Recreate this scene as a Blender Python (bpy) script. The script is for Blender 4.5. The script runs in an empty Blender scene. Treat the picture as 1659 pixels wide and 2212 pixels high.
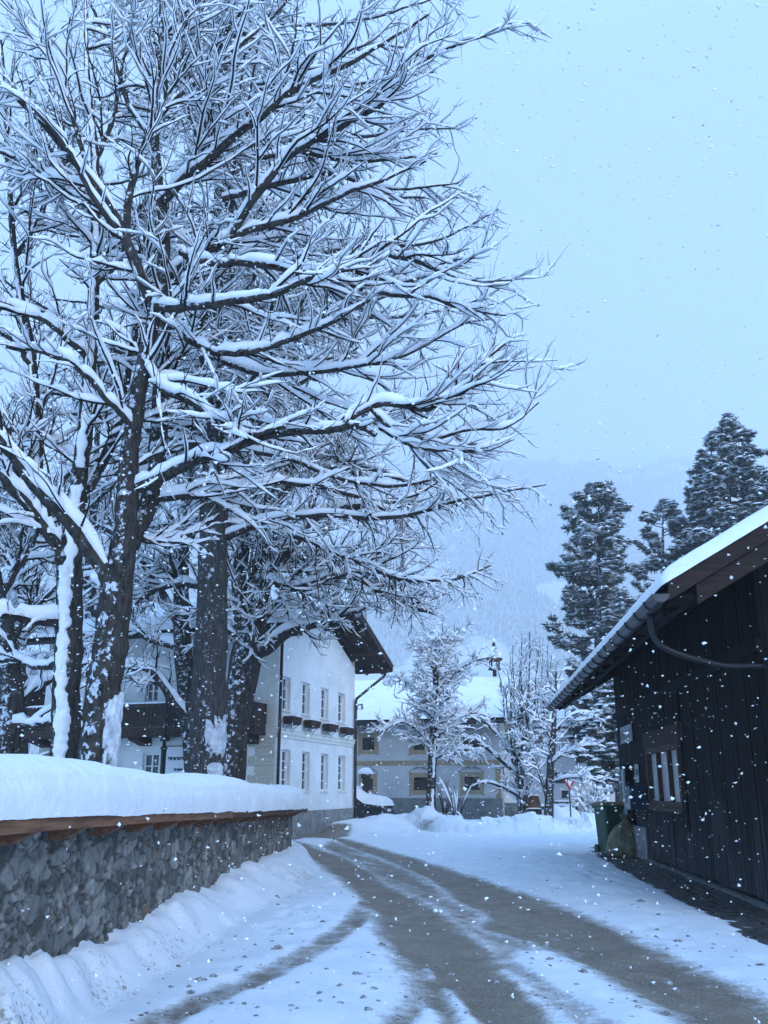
import bpy, math, random
import numpy as np
from mathutils import Vector, Matrix
rng = np.random.default_rng(7)
random.seed(7)
S = bpy.context.scene
C = bpy.data.collections.new("village"); S.collection.children.link(C)
R = math.radians

# ------------------------------------------------------------------ camera
F, CX, PY, PITCH, H = 1800.0, 830.0, 1223.0, R(15), 1.5     # photo frame of 1659 x 2212
cam = bpy.data.cameras.new("camera"); co = bpy.data.objects.new("camera", cam); C.objects.link(co)
co.location = (0, 0, H); co.rotation_euler = (R(90) + PITCH, 0, 0)
cam.sensor_fit = 'VERTICAL'; cam.sensor_height = 24; cam.lens = F / 2212 * 24
cam.shift_y = (PY - 1106) / 2212
cam.clip_start = .05; cam.clip_end = 6000
S.camera = co
cp, sp = math.cos(PITCH), math.sin(PITCH)
def ray(x, y):
    v = (PY - y) / F
    return Vector(((x - CX) / F, cp - v * sp, sp + v * cp))
def G(x, y, z=0.0):                                  # picture point -> point on the level z
    d = ray(x, y); t = (z - H) / d.z
    return Vector((d.x * t, d.y * t, z))
def D(x, y, Y):                                      # picture point -> point at distance Y
    d = ray(x, y); t = Y / d.y
    return Vector((d.x * t, Y, H + d.z * t))
def WP(x, y, o, n):                                  # picture point -> vertical plane through o, normal n
    d = ray(x, y); c = Vector((0, 0, H))
    t = (o - c).dot(n) / d.dot(n)
    return c + d * t

# ------------------------------------------------------------------ numpy noise
def _h(ix, iy, iz=0, s=0):
    n = (ix.astype(np.int64) * 374761393 + iy.astype(np.int64) * 668265263 + np.int64(iz) * 2147483647 + s * 974711) & 0xffffffff
    n = ((n ^ (n >> 13)) * 1274126177) & 0xffffffff
    n = (n ^ (n >> 16)) & 0xffffffff
    return n / 4294967295.0
def vnoise(x, y, s=0):
    x = np.asarray(x, float); y = np.asarray(y, float)
    ix = np.floor(x); iy = np.floor(y); fx = x - ix; fy = y - iy
    fx = fx * fx * (3 - 2 * fx); fy = fy * fy * (3 - 2 * fy)
    a = _h(ix, iy, 0, s); b = _h(ix + 1, iy, 0, s); c = _h(ix, iy + 1, 0, s); d = _h(ix + 1, iy + 1, 0, s)
    return (a + (b - a) * fx) * (1 - fy) + (c + (d - c) * fx) * fy
def fbm(x, y, o=4, s=0):
    v = 0; a = .5; t = 0
    for k in range(o):
        v = v + a * vnoise(x * 2 ** k, y * 2 ** k, s + k); t += a; a *= .5
    return v / t
def cells(x, y, s=0, jit=.8):
    ix = np.floor(x); iy = np.floor(y)
    f1 = np.full(np.shape(x), 9.); f2 = f1.copy(); cid = np.zeros(np.shape(x))
    for dx in (-1, 0, 1):
        for dy in (-1, 0, 1):
            jx = ix + dx; jy = iy + dy
            px = jx + .5 + jit * (_h(jx, jy, 0, s) - .5); py = jy + .5 + jit * (_h(jx, jy, 0, s + 5) - .5)
            d = np.hypot(x - px, y - py); c = _h(jx, jy, 0, s + 9)
            m = d < f1
            f2 = np.where(m, f1, np.minimum(f2, d)); cid = np.where(m, c, cid); f1 = np.where(m, d, f1)
    return f1, f2, cid
def sstep(a, b, x):
    t = np.clip((x - a) / (b - a), 0, 1); return t * t * (3 - 2 * t)

# ------------------------------------------------------------------ materials
def mat(name, base=(.5, .5, .5), rough=.7, metal=0, spec=.3):
    m = bpy.data.materials.new(name); m.use_nodes = True
    b = m.node_tree.nodes['Principled BSDF']
    b.inputs['Base Color'].default_value = (*base, 1); b.inputs['Roughness'].default_value = rough
    b.inputs['Metallic'].default_value = metal; b.inputs['Specular IOR Level'].default_value = spec
    return m, m.node_tree, b
def nd(t, typ, **kw):
    n = t.nodes.new(typ)
    for k, v in kw.items():
        if k.startswith('i_'):
            key = k[2:].replace('_', ' ')
            n.inputs[key].default_value = v
        else: setattr(n, k, v)
    return n
def noise(t, scale, detail=4, rough=.55, vec=None, stretch=None, co='Object'):
    tc = nd(t, 'ShaderNodeTexCoord'); src = tc.outputs[co]
    if stretch:
        mp = nd(t, 'ShaderNodeMapping'); mp.inputs['Scale'].default_value = stretch
        t.links.new(src, mp.inputs[0]); src = mp.outputs[0]
    n = nd(t, 'ShaderNodeTexNoise'); n.inputs['Scale'].default_value = scale
    n.inputs['Detail'].default_value = detail; n.inputs['Roughness'].default_value = rough
    t.links.new(src, n.inputs['Vector'])
    return n
def ramp(t, src, stops):
    r = nd(t, 'ShaderNodeValToRGB'); e = r.color_ramp.elements
    while len(e) < len(stops): e.new(.5)
    for k, (p, c) in enumerate(stops):
        e[k].position = p; e[k].color = (*c, 1) if len(c) == 3 else c
    t.links.new(src, r.inputs[0]); return r
def bump(t, b, src, strength=.4, dist=.02):
    n = nd(t, 'ShaderNodeBump'); n.inputs['Strength'].default_value = strength; n.inputs['Distance'].default_value = dist
    t.links.new(src, n.inputs['Height']); t.links.new(n.outputs[0], b.inputs['Normal']); return n
def mixc(t, fac, a, b):
    m = nd(t, 'ShaderNodeMix', data_type='RGBA')
    if hasattr(fac, 'node'): t.links.new(fac, m.inputs[0])
    else: m.inputs[0].default_value = fac
    for i, v in ((6, a), (7, b)):
        if hasattr(v, 'node'): t.links.new(v, m.inputs[i])
        else: m.inputs[i].default_value = (*v, 1)
    return m.outputs[2]
def mth(t, op, a, b=0.0, clamp=False):
    m = nd(t, 'ShaderNodeMath', operation=op); m.use_clamp = clamp
    for i, v in ((0, a), (1, b)):
        if hasattr(v, 'node'): t.links.new(v, m.inputs[i])
        else: m.inputs[i].default_value = v
    return m.outputs[0]
SNOWC = (.84, .86, .885)
def speckled(name, c0, c1, scale, rough=.8, bs=.3, bd=.01, stretch=None, spec=.25, detail=5, lo=.35, hi=.65):
    m, t, b = mat(name, c0, rough, spec=spec)
    n = noise(t, scale, detail, .6, stretch=stretch)
    r = ramp(t, n.outputs[0], [(lo, c0), (hi, c1)])
    t.links.new(r.outputs[0], b.inputs['Base Color'])
    if bs: bump(t, b, n.outputs[0], bs, bd)
    return m
def snow_mat(name, scale=30, bs=.35, bd=.02, c=SNOWC):
    m, t, b = mat(name, c, .75, spec=.2)
    n = noise(t, scale, 6, .65); n2 = noise(t, scale * .12, 3)
    r = ramp(t, n2.outputs[0], [(.3, tuple(v * .93 for v in c)), (.7, c)])
    t.links.new(r.outputs[0], b.inputs['Base Color'])
    bump(t, b, n.outputs[0], bs, bd)
    return m
M = {}
M['snow'] = snow_mat('snow')
M['snow_soft'] = snow_mat('snow_soft', 9, .3, .05)
M['snow_cap'] = snow_mat('snow_cap', 38, .55, .03)
def bark_mat(name, c0, c1, scale, patch_lo, stretch=(1, 1, .35), wind=(-.2, -.85, .45), ps=3.0):
    m, t, b = mat(name, c0, .95, spec=.1)
    n = noise(t, scale, 6, .7, stretch=stretch)
    r = ramp(t, n.outputs[0], [(.33, c0), (.68, c1)])
    g = nd(t, 'ShaderNodeNewGeometry'); v = nd(t, 'ShaderNodeVectorMath', operation='DOT_PRODUCT')
    t.links.new(g.outputs['Normal'], v.inputs[0]); v.inputs[1].default_value = Vector(wind).normalized()
    n2 = noise(t, ps, 6, .7)
    s = mth(t, 'ADD', mth(t, 'MULTIPLY', v.outputs['Value'], .30), n2.outputs[0])
    f = ramp(t, s, [(patch_lo, (0, 0, 0)), (patch_lo + .03, (1, 1, 1))])
    n3 = noise(t, 22, 4, .7)
    grey = ramp(t, n3.outputs[0], [(.3, (.36, .40, .45)), (.7, (.72, .78, .86))])
    t.links.new(mixc(t, f.outputs[0], r.outputs[0], grey.outputs[0]), b.inputs['Base Color'])
    bump(t, b, n.outputs[0], .9, .04)
    return m
M['bark'] = bark_mat('bark', (.012, .011, .010), (.078, .070, .062), 14, .80, ps=8)
M['bark_larch'] = bark_mat('bark_larch', (.017, .016, .016), (.110, .103, .098), 26, .84, stretch=(1, 1, .13), ps=7)
M['twig'] = bark_mat('twig', (.012, .010, .009), (.036, .030, .026), 20, .86)
M['twig_fine'] = bark_mat('twig_fine', (.028, .024, .022), (.065, .055, .048), 20, .92)
M['needle'] = speckled('needle', (.030, .043, .036), (.090, .108, .088), 3.5, .9, 0)
M['plaster'] = speckled('plaster', (.66, .665, .65), (.78, .78, .765), 1.3, .9, .15, .004, detail=8)
M['plaster_grey'] = speckled('plaster_grey', (.34, .34, .345), (.43, .43, .43), .9, .95, .2, .006, detail=9)
M['plaster_far'] = speckled('plaster_far', (.72, .73, .74), (.8, .8, .8), .6, .9, 0)
M['trim'] = speckled('trim', (.62, .62, .56), (.70, .70, .64), 5, .8, .2, .004)
M['quoin'] = speckled('quoin', (.36, .35, .29), (.54, .52, .44), 26, .95, .7, .012)
M['plinth'] = speckled('plinth', (.13, .13, .125), (.33, .325, .31), 9, .95, .8, .02, stretch=(1, 1, .35))
M['plinth_dark'] = speckled('plinth_dark', (.10, .105, .105), (.17, .175, .17), 3, .95, .3, .01, detail=9)
M['ochre'] = speckled('ochre', (.22, .175, .11), (.30, .245, .16), 6, .95, .1, .004)
M['brown_wood'] = speckled('brown_wood', (.020, .012, .010), (.055, .030, .024), 9, .8, .3, .006, stretch=(3, 3, .3))
M['soffit'] = speckled('soffit', (.018, .013, .011), (.045, .032, .026), 8, .9, .3, .01)
M['dark_metal'] = speckled('dark_metal', (.022, .020, .022), (.035, .03, .03), 30, .5, 0)
M['copper'] = speckled('copper', (.028, .018, .017), (.05, .032, .028), 12, .45, 0)
M['zinc'] = speckled('zinc', (.026, .027, .030), (.060, .062, .067), 6, .42, .1, .004, spec=.5)
M['fascia'] = speckled('fascia', (.12, .055, .030), (.25, .125, .070), 7, .75, .3, .006, stretch=(4, .3, 4))
M['fascia_dark'] = speckled('fascia_dark', (.055, .026, .017), (.125, .060, .036), 7, .75, .3, .006)
M['white_frame'] = mat('white_frame', (.75, .76, .76), .5)[0]
M['old_frame'] = speckled('old_frame', (.030, .016, .009), (.085, .046, .026), 16, .7, .3, .005, stretch=(3, 3, .4))
m, t, b = mat('glass', (.030, .038, .045), .08, spec=.6); M['glass'] = m
m, t, b = mat('glass_pale', (.10, .12, .14), .12, spec=.6); M['glass_pale'] = m
M['black_paint'] = mat('black_paint', (.012, .012, .016), .4)[0]
M['barge'] = speckled('barge', (.010, .006, .005), (.036, .019, .013), 5, .75, .4, .01, stretch=(.25, 5, 5))

# barn boards: vertical planks, weathered silver towards the splash zone at the foot
m, t, b = mat('barn_board', (.02, .02, .022), .85, spec=.2)
tc = nd(t, 'ShaderNodeTexCoord'); sx = nd(t, 'ShaderNodeSeparateXYZ'); t.links.new(tc.outputs['Object'], sx.inputs[0])
n = noise(t, 3.2, 7, .65, stretch=(6, 6, .22)); n2 = noise(t, 1.1, 4, .6, stretch=(1.6, 1.6, .5))
foot = mth(t, 'ADD', mth(t, 'MULTIPLY', sx.outputs['Z'], -.42), mth(t, 'ADD', mth(t, 'MULTIPLY', n2.outputs[0], 1.2), .22))
foot = mth(t, 'MULTIPLY', foot, n.outputs[0], True)
dark = ramp(t, n.outputs[0], [(.3, (.0012, .0012, .0018)), (.7, (.0058, .0052, .0056))])
gray = ramp(t, n.outputs[0], [(.3, (.010, .011, .013)), (.72, (.085, .088, .096))])
ff = ramp(t, foot, [(.10, (0, 0, 0)), (.42, (1, 1, 1))])
t.links.new(mixc(t, ff.outputs[0], dark.outputs[0], gray.outputs[0]), b.inputs['Base Color'])
bump(t, b, n.outputs[0], .6, .012); M['barn_board'] = m
M['barn_beam'] = speckled('barn_beam', (.002, .002, .0026), (.007, .0065, .007), 4, .9, .4, .01)

# stone wall: own attribute gives each stone its tone
m, t, b = mat('stone', (.2, .2, .2), .9, spec=.25)
a = nd(t, 'ShaderNodeAttribute', attribute_name='stone'); a2 = nd(t, 'ShaderNodeAttribute', attribute_name='joint')
r = ramp(t, a.outputs['Fac'], [(0, (.095, .097, .094)), (.4, (.19, .19, .183)), (.8, (.29, .285, .27)), (.93, (.38, .37, .35)), (.97, (.20, .14, .095)), (1, (.22, .22, .215))])
n = noise(t, 9, 8, .7); rr = ramp(t, n.outputs[0], [(.32, (.45, .46, .46)), (.68, (1.25, 1.25, 1.22))])
mm = nd(t, 'ShaderNodeMix', data_type='RGBA', blend_type='MULTIPLY'); mm.inputs[0].default_value = 1
t.links.new(r.outputs[0], mm.inputs[6]); t.links.new(rr.outputs[0], mm.inputs[7])
c = mixc(t, a2.outputs['Fac'], mm.outputs[2], (.034, .034, .033))
t.links.new(c, b.inputs['Base Color']); n2 = noise(t, 35, 6, .7); bump(t, b, n2.outputs[0], .8, .02); M['stone'] = m

# ground: snow with brown slush where wheels have worn it through (attribute 'slush'), dirt flecks
def ground_mat(name):
    m, t, b = mat(name, SNOWC, .75, spec=.25)
    a = nd(t, 'ShaderNodeAttribute', attribute_name='slush'); d = nd(t, 'ShaderNodeAttribute', attribute_name='dirt')
    n = noise(t, 5.5, 8, .72); n2 = noise(t, 26, 7, .72); n3 = noise(t, 2.2, 4, .6); n4 = noise(t, 75, 5, .7)
    e = mth(t, 'ADD', a.outputs['Fac'], mth(t, 'MULTIPLY', mth(t, 'SUBTRACT', n.outputs[0], .5), 1.15))
    e = mth(t, 'ADD', mth(t, 'ADD', e, .07), mth(t, 'MULTIPLY', mth(t, 'SUBTRACT', n2.outputs[0], .5), .9))
    f = ramp(t, e, [(.28, (0, 0, 0)), (.46, (.45, .45, .45)), (.80, (1, 1, 1))])
    slush = ramp(t, n4.outputs[0], [(.24, (.060, .045, .033)), (.44, (.185, .148, .112)), (.58, (.31, .265, .22)), (.70, (.60, .59, .58))])
    big = ramp(t, mth(t, 'ADD', mth(t, 'MULTIPLY', n3.outputs[0], .55), mth(t, 'MULTIPLY', n2.outputs[0], .45)), [(.32, (.55, .53, .50)), (.66, (1.2, 1.18, 1.15))])
    mm = nd(t, 'ShaderNodeMix', data_type='RGBA', blend_type='MULTIPLY'); mm.inputs[0].default_value = 1
    t.links.new(slush.outputs[0], mm.inputs[6]); t.links.new(big.outputs[0], mm.inputs[7])
    sn = ramp(t, n3.outputs[0], [(.3, (.70, .745, .81)), (.7, SNOWC)])
    fl = mth(t, 'ADD', d.outputs['Fac'], mth(t, 'MULTIPLY', mth(t, 'SUBTRACT', n2.outputs[0], .5), 2.0))
    fl = mth(t, 'ADD', fl, mth(t, 'MULTIPLY', mth(t, 'SUBTRACT', n.outputs[0], .5), .8))
    fr = ramp(t, fl, [(.62, (0, 0, 0)), (.88, (1, 1, 1))])
    c1 = mixc(t, fr.outputs[0], sn.outputs[0], (.27, .245, .215))
    t.links.new(mixc(t, f.outputs[0], c1, mm.outputs[2]), b.inputs['Base Color'])
    ro = ramp(t, f.outputs[0], [(0, (.8, .8, .8)), (1, (.55, .55, .55))]); t.links.new(ro.outputs[0], b.inputs['Roughness'])
    hh = mth(t, 'ADD', mth(t, 'MULTIPLY', n2.outputs[0], .7), mth(t, 'MULTIPLY', n4.outputs[0], .5))
    bump(t, b, hh, .75, .03)
    return m
M['ground'] = ground_mat('ground_snow')

# ------------------------------------------------------------------ mesh building
def raw(name, v, f, m, parent=None, smooth=False, attrs=None):
    me = bpy.data.meshes.new(name)
    if isinstance(v, np.ndarray) and isinstance(f, np.ndarray):
        nf, k = f.shape
        me.vertices.add(len(v)); me.vertices.foreach_set('co', np.ascontiguousarray(v, np.float32).ravel())
        me.loops.add(nf * k); me.loops.foreach_set('vertex_index', np.ascontiguousarray(f, np.int32).ravel())
        me.polygons.add(nf); me.polygons.foreach_set('loop_start', np.arange(0, nf * k, k, dtype=np.int32))
        me.polygons.foreach_set('loop_total', np.full(nf, k, np.int32))
        me.update(calc_edges=True)
    else:
        me.from_pydata([tuple(p) for p in v], [], [tuple(p) for p in f]); me.update()
    if smooth: me.polygons.foreach_set('use_smooth', np.ones(len(me.polygons), bool))
    for an, av in (attrs or {}).items():
        a = me.attributes.new(an, 'FLOAT', 'POINT'); a.data.foreach_set('value', np.ascontiguousarray(av, np.float32).ravel())
    if m is not None: me.materials.append(m)
    o = bpy.data.objects.new(name, me); C.objects.link(o)
    if parent is not None:
        o.parent = parent
        w = parent.get('_w')
        if w is not None: o.location = (-w[0], -w[1], -w[2])
    return o
def thing(name, label, cat, loc=(0, 0, 0), group=None):
    o = bpy.data.objects.new(name, None); C.objects.link(o); o.location = loc; o.empty_display_size = .2
    o['label'] = label; o['category'] = cat; o['_w'] = tuple(loc)
    if group: o['group'] = group
    return o
def tag(o, label=None, cat=None, group=None, kind=None):
    if label: o['label'] = label
    if cat: o['category'] = cat
    if group: o['group'] = group
    if kind: o['kind'] = kind
    return o
class MB:
    def __init__(s): s.v = []; s.f = []
    def add(s, v, f):
        b = len(s.v); s.v += [tuple(p) for p in v]; s.f += [tuple(i + b for i in q) for q in f]
    def box(s, o, a, la, b, lb, c, lc):               # corner o, three axes and lengths
        o, a, b, c = Vector(o), Vector(a) * la, Vector(b) * lb, Vector(c) * lc
        if a.cross(b).dot(c) < 0: a, b = b, a
        p = [o, o + a, o + a + b, o + b, o + c, o + a + c, o + a + b + c, o + b + c]
        s.add(p, [(0, 3, 2, 1), (4, 5, 6, 7), (0, 1, 5, 4), (1, 2, 6, 5), (2, 3, 7, 6), (3, 0, 4, 7)])
    def cbox(s, c, size, rz=0):
        ax = Vector((math.cos(rz), math.sin(rz), 0)); ay = Vector((-math.sin(rz), math.cos(rz), 0)); az = Vector((0, 0, 1))
        s.box(Vector(c) - ax * size[0] / 2 - ay * size[1] / 2 - az * size[2] / 2, ax, size[0], ay, size[1], az, size[2])
    def prism(s, poly, ext):                          # polygon of points extruded by vector ext
        n = len(poly); p = [Vector(q) for q in poly]; e = Vector(ext)
        s.add(p + [q + e for q in p], [tuple(range(n))[::-1], tuple(range(n, 2 * n))] + [(i, (i + 1) % n, n + (i + 1) % n, n + i) for i in range(n)])
    def tube(s, pts, r, k=8, caps=True):
        pts = [Vector(p) for p in pts]; n = len(pts)
        rs = r if hasattr(r, '__len__') else [r] * n
        ref = None; vs = []
        for i in range(n):
            tg = (pts[min(i + 1, n - 1)] - pts[max(i - 1, 0)]).normalized()
            if ref is None:
                ref = tg.orthogonal().normalized()
            ref = (ref - tg * ref.dot(tg)).normalized(); bn = tg.cross(ref)
            for j in range(k):
                a = 2 * math.pi * j / k
                vs.append(pts[i] + (ref * math.cos(a) + bn * math.sin(a)) * rs[i])
        fs = [(i * k + j, i * k + (j + 1) % k, (i + 1) * k + (j + 1) % k, (i + 1) * k + j) for i in range(n - 1) for j in range(k)]
        if caps: fs += [tuple(range(k))[::-1], tuple(range((n - 1) * k, n * k))]
        s.add(vs, fs)
    def lathe(s, c, prof, k=16):                      # prof: (radius, z)
        c = Vector(c); vs = []; n = len(prof)
        for r_, z in prof:
            for j in range(k):
                a = 2 * math.pi * j / k; vs.append(c + Vector((r_ * math.cos(a), r_ * math.sin(a), z)))
        fs = [(i * k + j, i * k + (j + 1) % k, (i + 1) * k + (j + 1) % k, (i + 1) * k + j) for i in range(n - 1) for j in range(k)]
        fs += [tuple(range(k))[::-1], tuple(range((n - 1) * k, n * k))]
        s.add(vs, fs)
    def build(s, name, m, parent=None, smooth=False):
        return raw(name, s.v, s.f, m, parent, smooth)
def cr(pts, n):                                       # Catmull-Rom resampling of (k, d) points
    p = np.asarray(pts, float); k = len(p)
    q = np.vstack([2 * p[0] - p[1], p, 2 * p[-1] - p[-2]])
    seg = np.concatenate([[0], np.cumsum(np.linalg.norm(np.diff(p[:, :3], axis=0), axis=1))]); seg /= seg[-1]
    u = np.linspace(0, 1, n); i = np.clip(np.searchsorted(seg, u, 'right') - 1, 0, k - 2)
    t = ((u - seg[i]) / np.maximum(seg[i + 1] - seg[i], 1e-9))[:, None]
    a, b_, c, d = q[i], q[i + 1], q[i + 2], q[i + 3]
    return .5 * (2 * b_ + (c - a) * t + (2 * a - 5 * b_ + 4 * c - d) * t ** 2 + (3 * b_ - a - 3 * c + d) * t ** 3)
def lumpy_blob(c, size, seed, k=14, rows=9, amp=.22, lo=0.0):
    """a soft heap of snow: half-ellipsoid with an uneven skin"""
    c = Vector(c); vs = []
    for i in range(rows):
        el = lo + (i / (rows - 1)) * (math.pi / 2 - lo)
        for j in range(k):
            a = 2 * math.pi * j / k
            w = 1 + amp * 2 * (float(vnoise(3 + 1.7 * math.cos(a) + seed, 3 + 1.7 * math.sin(a) + 2.2 * el, seed)) - .5)
            vs.append(c + Vector((size[0] * math.cos(el) * math.cos(a) * w, size[1] * math.cos(el) * math.sin(a) * w, size[2] * math.sin(el) * w)))
    fs = [(i * k + j, i * k + (j + 1) % k, (i + 1) * k + (j + 1) % k, (i + 1) * k + j) for i in range(rows - 1) for j in range(k)]
    fs.append(tuple(range(k))[::-1])
    return vs, fs
def snow_strip(path, w, h, side, seed=1, n=40, k=7, under=0.0, name='snow', parent=None, m=None, end=.3):
    """a loaf of snow along a path; w width, h height, side = horizontal cross vector"""
    P = cr(path, n); side = np.array(side, float); vs = []
    L = np.linalg.norm(P[-1] - P[0])
    for i in range(n):
        s = i / (n - 1) * L
        e = min(1, (min(s, L - s) / end + .05)); e = math.sqrt(max(0, 1 - (1 - min(1, e)) ** 2))
        for j in range(k):
            a = math.pi * j / (k - 1)
            nz = 1 + .35 * (float(fbm(s * 1.6 + seed * 7, j * .5, 3, seed)) - .5)
            x = -math.cos(a); z = math.sin(a)
            x = math.copysign(abs(x) ** .8, x)
            vs.append(P[i] + side * (w / 2 * x * (.93 + .07 * e) + 0) + np.array([0, 0, h * z * nz * e - under * (1 - z)]))
    fs = [(i * k + j, i * k + j + 1, (i + 1) * k + j + 1, (i + 1) * k + j) for i in range(n - 1) for j in range(k - 1)]
    fs += [(i * k, (i + 1) * k, (i + 1) * k + k - 1, i * k + k - 1) for i in range(n - 1)]
    fs += [tuple(range(k)), tuple(range((n - 1) * k, n * k))[::-1]]
    return raw(name, vs, fs, m or M['snow'], parent, True)
def wall(mb, o, a, n, L, z0, z1, ops, dep=.2):
    """vertical wall face with real openings: o start (xy), a along, n outward; ops = (s0, s1, za, zb)"""
    o, a, n = Vector(o), Vector(a), Vector(n); up = Vector((0, 0, 1))
    ss = sorted({0, L, *[q for p in ops for q in p[:2]]}); zs = sorted({z0, z1, *[q for p in ops for q in p[2:4]]})
    P = lambda s, z, d=0: Vector((o.x, o.y, 0)) + a * s + up * z - n * d
    for i in range(len(ss) - 1):
        for j in range(len(zs) - 1):
            cs, cz = (ss[i] + ss[i + 1]) / 2, (zs[j] + zs[j + 1]) / 2
            if any(p[0] < cs < p[1] and p[2] < cz < p[3] for p in ops): continue
            mb.add([P(ss[i], zs[j]), P(ss[i + 1], zs[j]), P(ss[i + 1], zs[j + 1]), P(ss[i], zs[j + 1])], [(0, 1, 2, 3)])
    for p in ops:
        c = [P(p[0], p[2]), P(p[1], p[2]), P(p[1], p[3]), P(p[0], p[3])]
        d_ = [P(p[0], p[2], dep), P(p[1], p[2], dep), P(p[1], p[3], dep), P(p[0], p[3], dep)]
        mb.add(c + d_, [(0, 1, 5, 4), (1, 2, 6, 5), (2, 3, 7, 6), (3, 0, 4, 7)])
def window(o, a, n, s0, s1, z0, z1, dep, cols, rows, root, fm, gm, bar=.05, mun=.025, sill=None, surround=None, name='window', sash=True):
    """frame (> pane, sill) set back by dep in a wall face"""
    a, n = Vector(a), Vector(n); up = Vector((0, 0, 1)); O = Vector((o[0], o[1], 0))
    B = lambda mb, u0, u1, w0, w1, d, th: mb.box(O + a * u0 + up * w0 - n * d, a, u1 - u0, up, w1 - w0, n, th)
    f = MB(); d = dep - .002
    B(f, s0, s0 + bar, z0, z1, d, .06); B(f, s1 - bar, s1, z0, z1, d, .06)
    B(f, s0 + bar, s1 - bar, z0, z0 + bar, d, .06); B(f, s0 + bar, s1 - bar, z1 - bar, z1, d, .06)
    iw = s1 - s0 - 2 * bar; ih = z1 - z0 - 2 * bar
    for k in range(1, cols):
        x = s0 + bar + iw * k / cols; ww = mun * (1.6 if sash and cols == 2 else 1)
        B(f, x - ww / 2, x + ww / 2, z0 + bar, z1 - bar, d, .05)
    for k in range(1, rows):
        z = z0 + bar + ih * k / rows
        B(f, s0 + bar, s1 - bar, z - mun / 2, z + mun / 2, d, .042)
    fo = f.build(name, fm, root)
    g = MB(); B(g, s0 + .002, s1 - .002, z0 + .002, z1 - .002, d + .02, .015); g.build('pane', gm, fo)
    if sill:
        q = MB(); B(q, s0 - .04, s1 + .04, z0 - .05, z0 - .003, dep * .9, dep * .9 + .05); q.build('sill', sill, fo)
    return fo

# ================================================================== the ground, the road, the snow banks
def P7(x, y):                                         # a worn edge read off the photo, as a place on the level ground
    return tuple(G((900 + .9042 * x) / 1.823, (3100 + .9042 * y) / 1.823))[:2]
def seg_dist(X, Y, line):
    d = np.full(X.shape, 1e9)
    for (x0, y0), (x1, y1) in zip(line[:-1], line[1:]):
        dx, dy = x1 - x0, y1 - y0; l2 = dx * dx + dy * dy + 1e-12
        t = np.clip(((X - x0) * dx + (Y - y0) * dy) / l2, 0, 1)
        d = np.minimum(d, np.hypot(X - x0 - t * dx, Y - y0 - t * dy))
    return d
def poly_sd(X, Y, poly):                              # signed distance, positive inside
    d = seg_dist(X, Y, poly + [poly[0]]); ins = np.zeros(X.shape, bool)
    n = len(poly); j = n - 1
    for i in range(n):
        xi, yi = poly[i]; xj, yj = poly[j]
        c = ((yi > Y) != (yj > Y)) & (X < (xj - xi) * (Y - yi) / (yj - yi + 1e-12) + xi)
        ins ^= c; j = i
    return np.where(ins, d, -d)
WORN = [  # (polygon, strength, softness)
    ([(268, 228), (330, 278), (450, 370), (560, 440), (610, 500), (650, 580), (700, 680), (760, 770), (800, 820), (822, 880), (880, 960), (930, 1031), (990, 1120),
      (1520, 1120), (1440, 1031), (1400, 960), (1290, 860), (1225, 790), (1160, 735), (1120, 680), (1040, 610), (960, 560), (860, 490), (740, 440), (660, 395), (540, 318), (420, 276), (300, 232)], 1.0, .30),
    ([(440, 218), (560, 268), (700, 320), (820, 368), (885, 400), (955, 450), (1005, 500), (1130, 548), (1090, 600), (1220, 640), (1340, 680), (1480, 730), (1659, 840), (1827, 936), (1988, 1031), (2230, 1188), (2760, 1188), (2634, 1067), (2349, 936), (1986, 773), (1659, 602), (1540, 560), (1400, 500), (1250, 450), (1100, 400), (950, 350), (780, 300), (600, 248), (500, 222)], 1.0, .30),
    ([(400, 262), (540, 322), (660, 400), (740, 445), (860, 495), (960, 565), (1040, 615), (1120, 690), (1180, 745), (1360, 680), (1220, 632), (1090, 596), (1130, 546), (1005, 496), (885, 403), (820, 366), (700, 318), (560, 266), (450, 228)], .70, .30),
    ([(820, 870), (770, 925), (700, 990), (610, 1060), (860, 1100), (905, 985), (880, 930)], .60, .2),
    ([(262, 212), (330, 196), (420, 188), (530, 190), (520, 212), (440, 222), (330, 216), (275, 232)], .85, .25),
    ([(345, 203), (420, 198), (440, 214), (560, 262), (480, 250), (380, 220)], .25, .2),
]
WORN_LINES = [  # thin tyre lines: points, half width, strength
    ([(610, 490), (565, 560), (480, 622), (380, 690), (270, 752), (150, 812), (50, 855), (-60, 900), (-260, 985), (-420, 1060)], .16, .62),
    ([(1120, 735), (1210, 775), (1330, 850), (1420, 905), (1500, 960), (1620, 1050)], .14, .50),
    ([(1100, 490), (1250, 520), (1450, 610), (1659, 700)], .3, .3),
]
HOLES = [([(940, 862), (975, 880), (1040, 950), (1100, 1035), (1010, 1035), (975, 950)], 1.0), ([(860, 775), (895, 800), (885, 828), (866, 800)], .9),
         ([(870, 958), (905, 1000), (925, 1040), (800, 1045)], .9), ([(1190, 785), (1240, 815), (1330, 900), (1430, 985), (1500, 1040), (1440, 1040), (1370, 960), (1270, 870)], .75)]
WALLX0, WALLX1 = -2.46, -1.92                          # face of the garden wall, near and far
WALLY0, WALLY1 = 3.6, float(G(624, 1868).y)
def wall_x(Y): return WALLX0 + (WALLX1 - WALLX0) * np.clip((Y - WALLY0) / (WALLY1 - WALLY0), -.5, 1.3)
KERB = [tuple(G(*p))[:2] for p in [(60, 2330), (230, 2175), (378, 2085), (451, 2034), (537, 1977), (645, 1917), (692, 1878), (680, 1856), (640, 1838), (560, 1815)]]
BANK_POLY = KERB + [(-3.6, KERB[-1][1]), (-3.6, KERB[0][1])]
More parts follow.
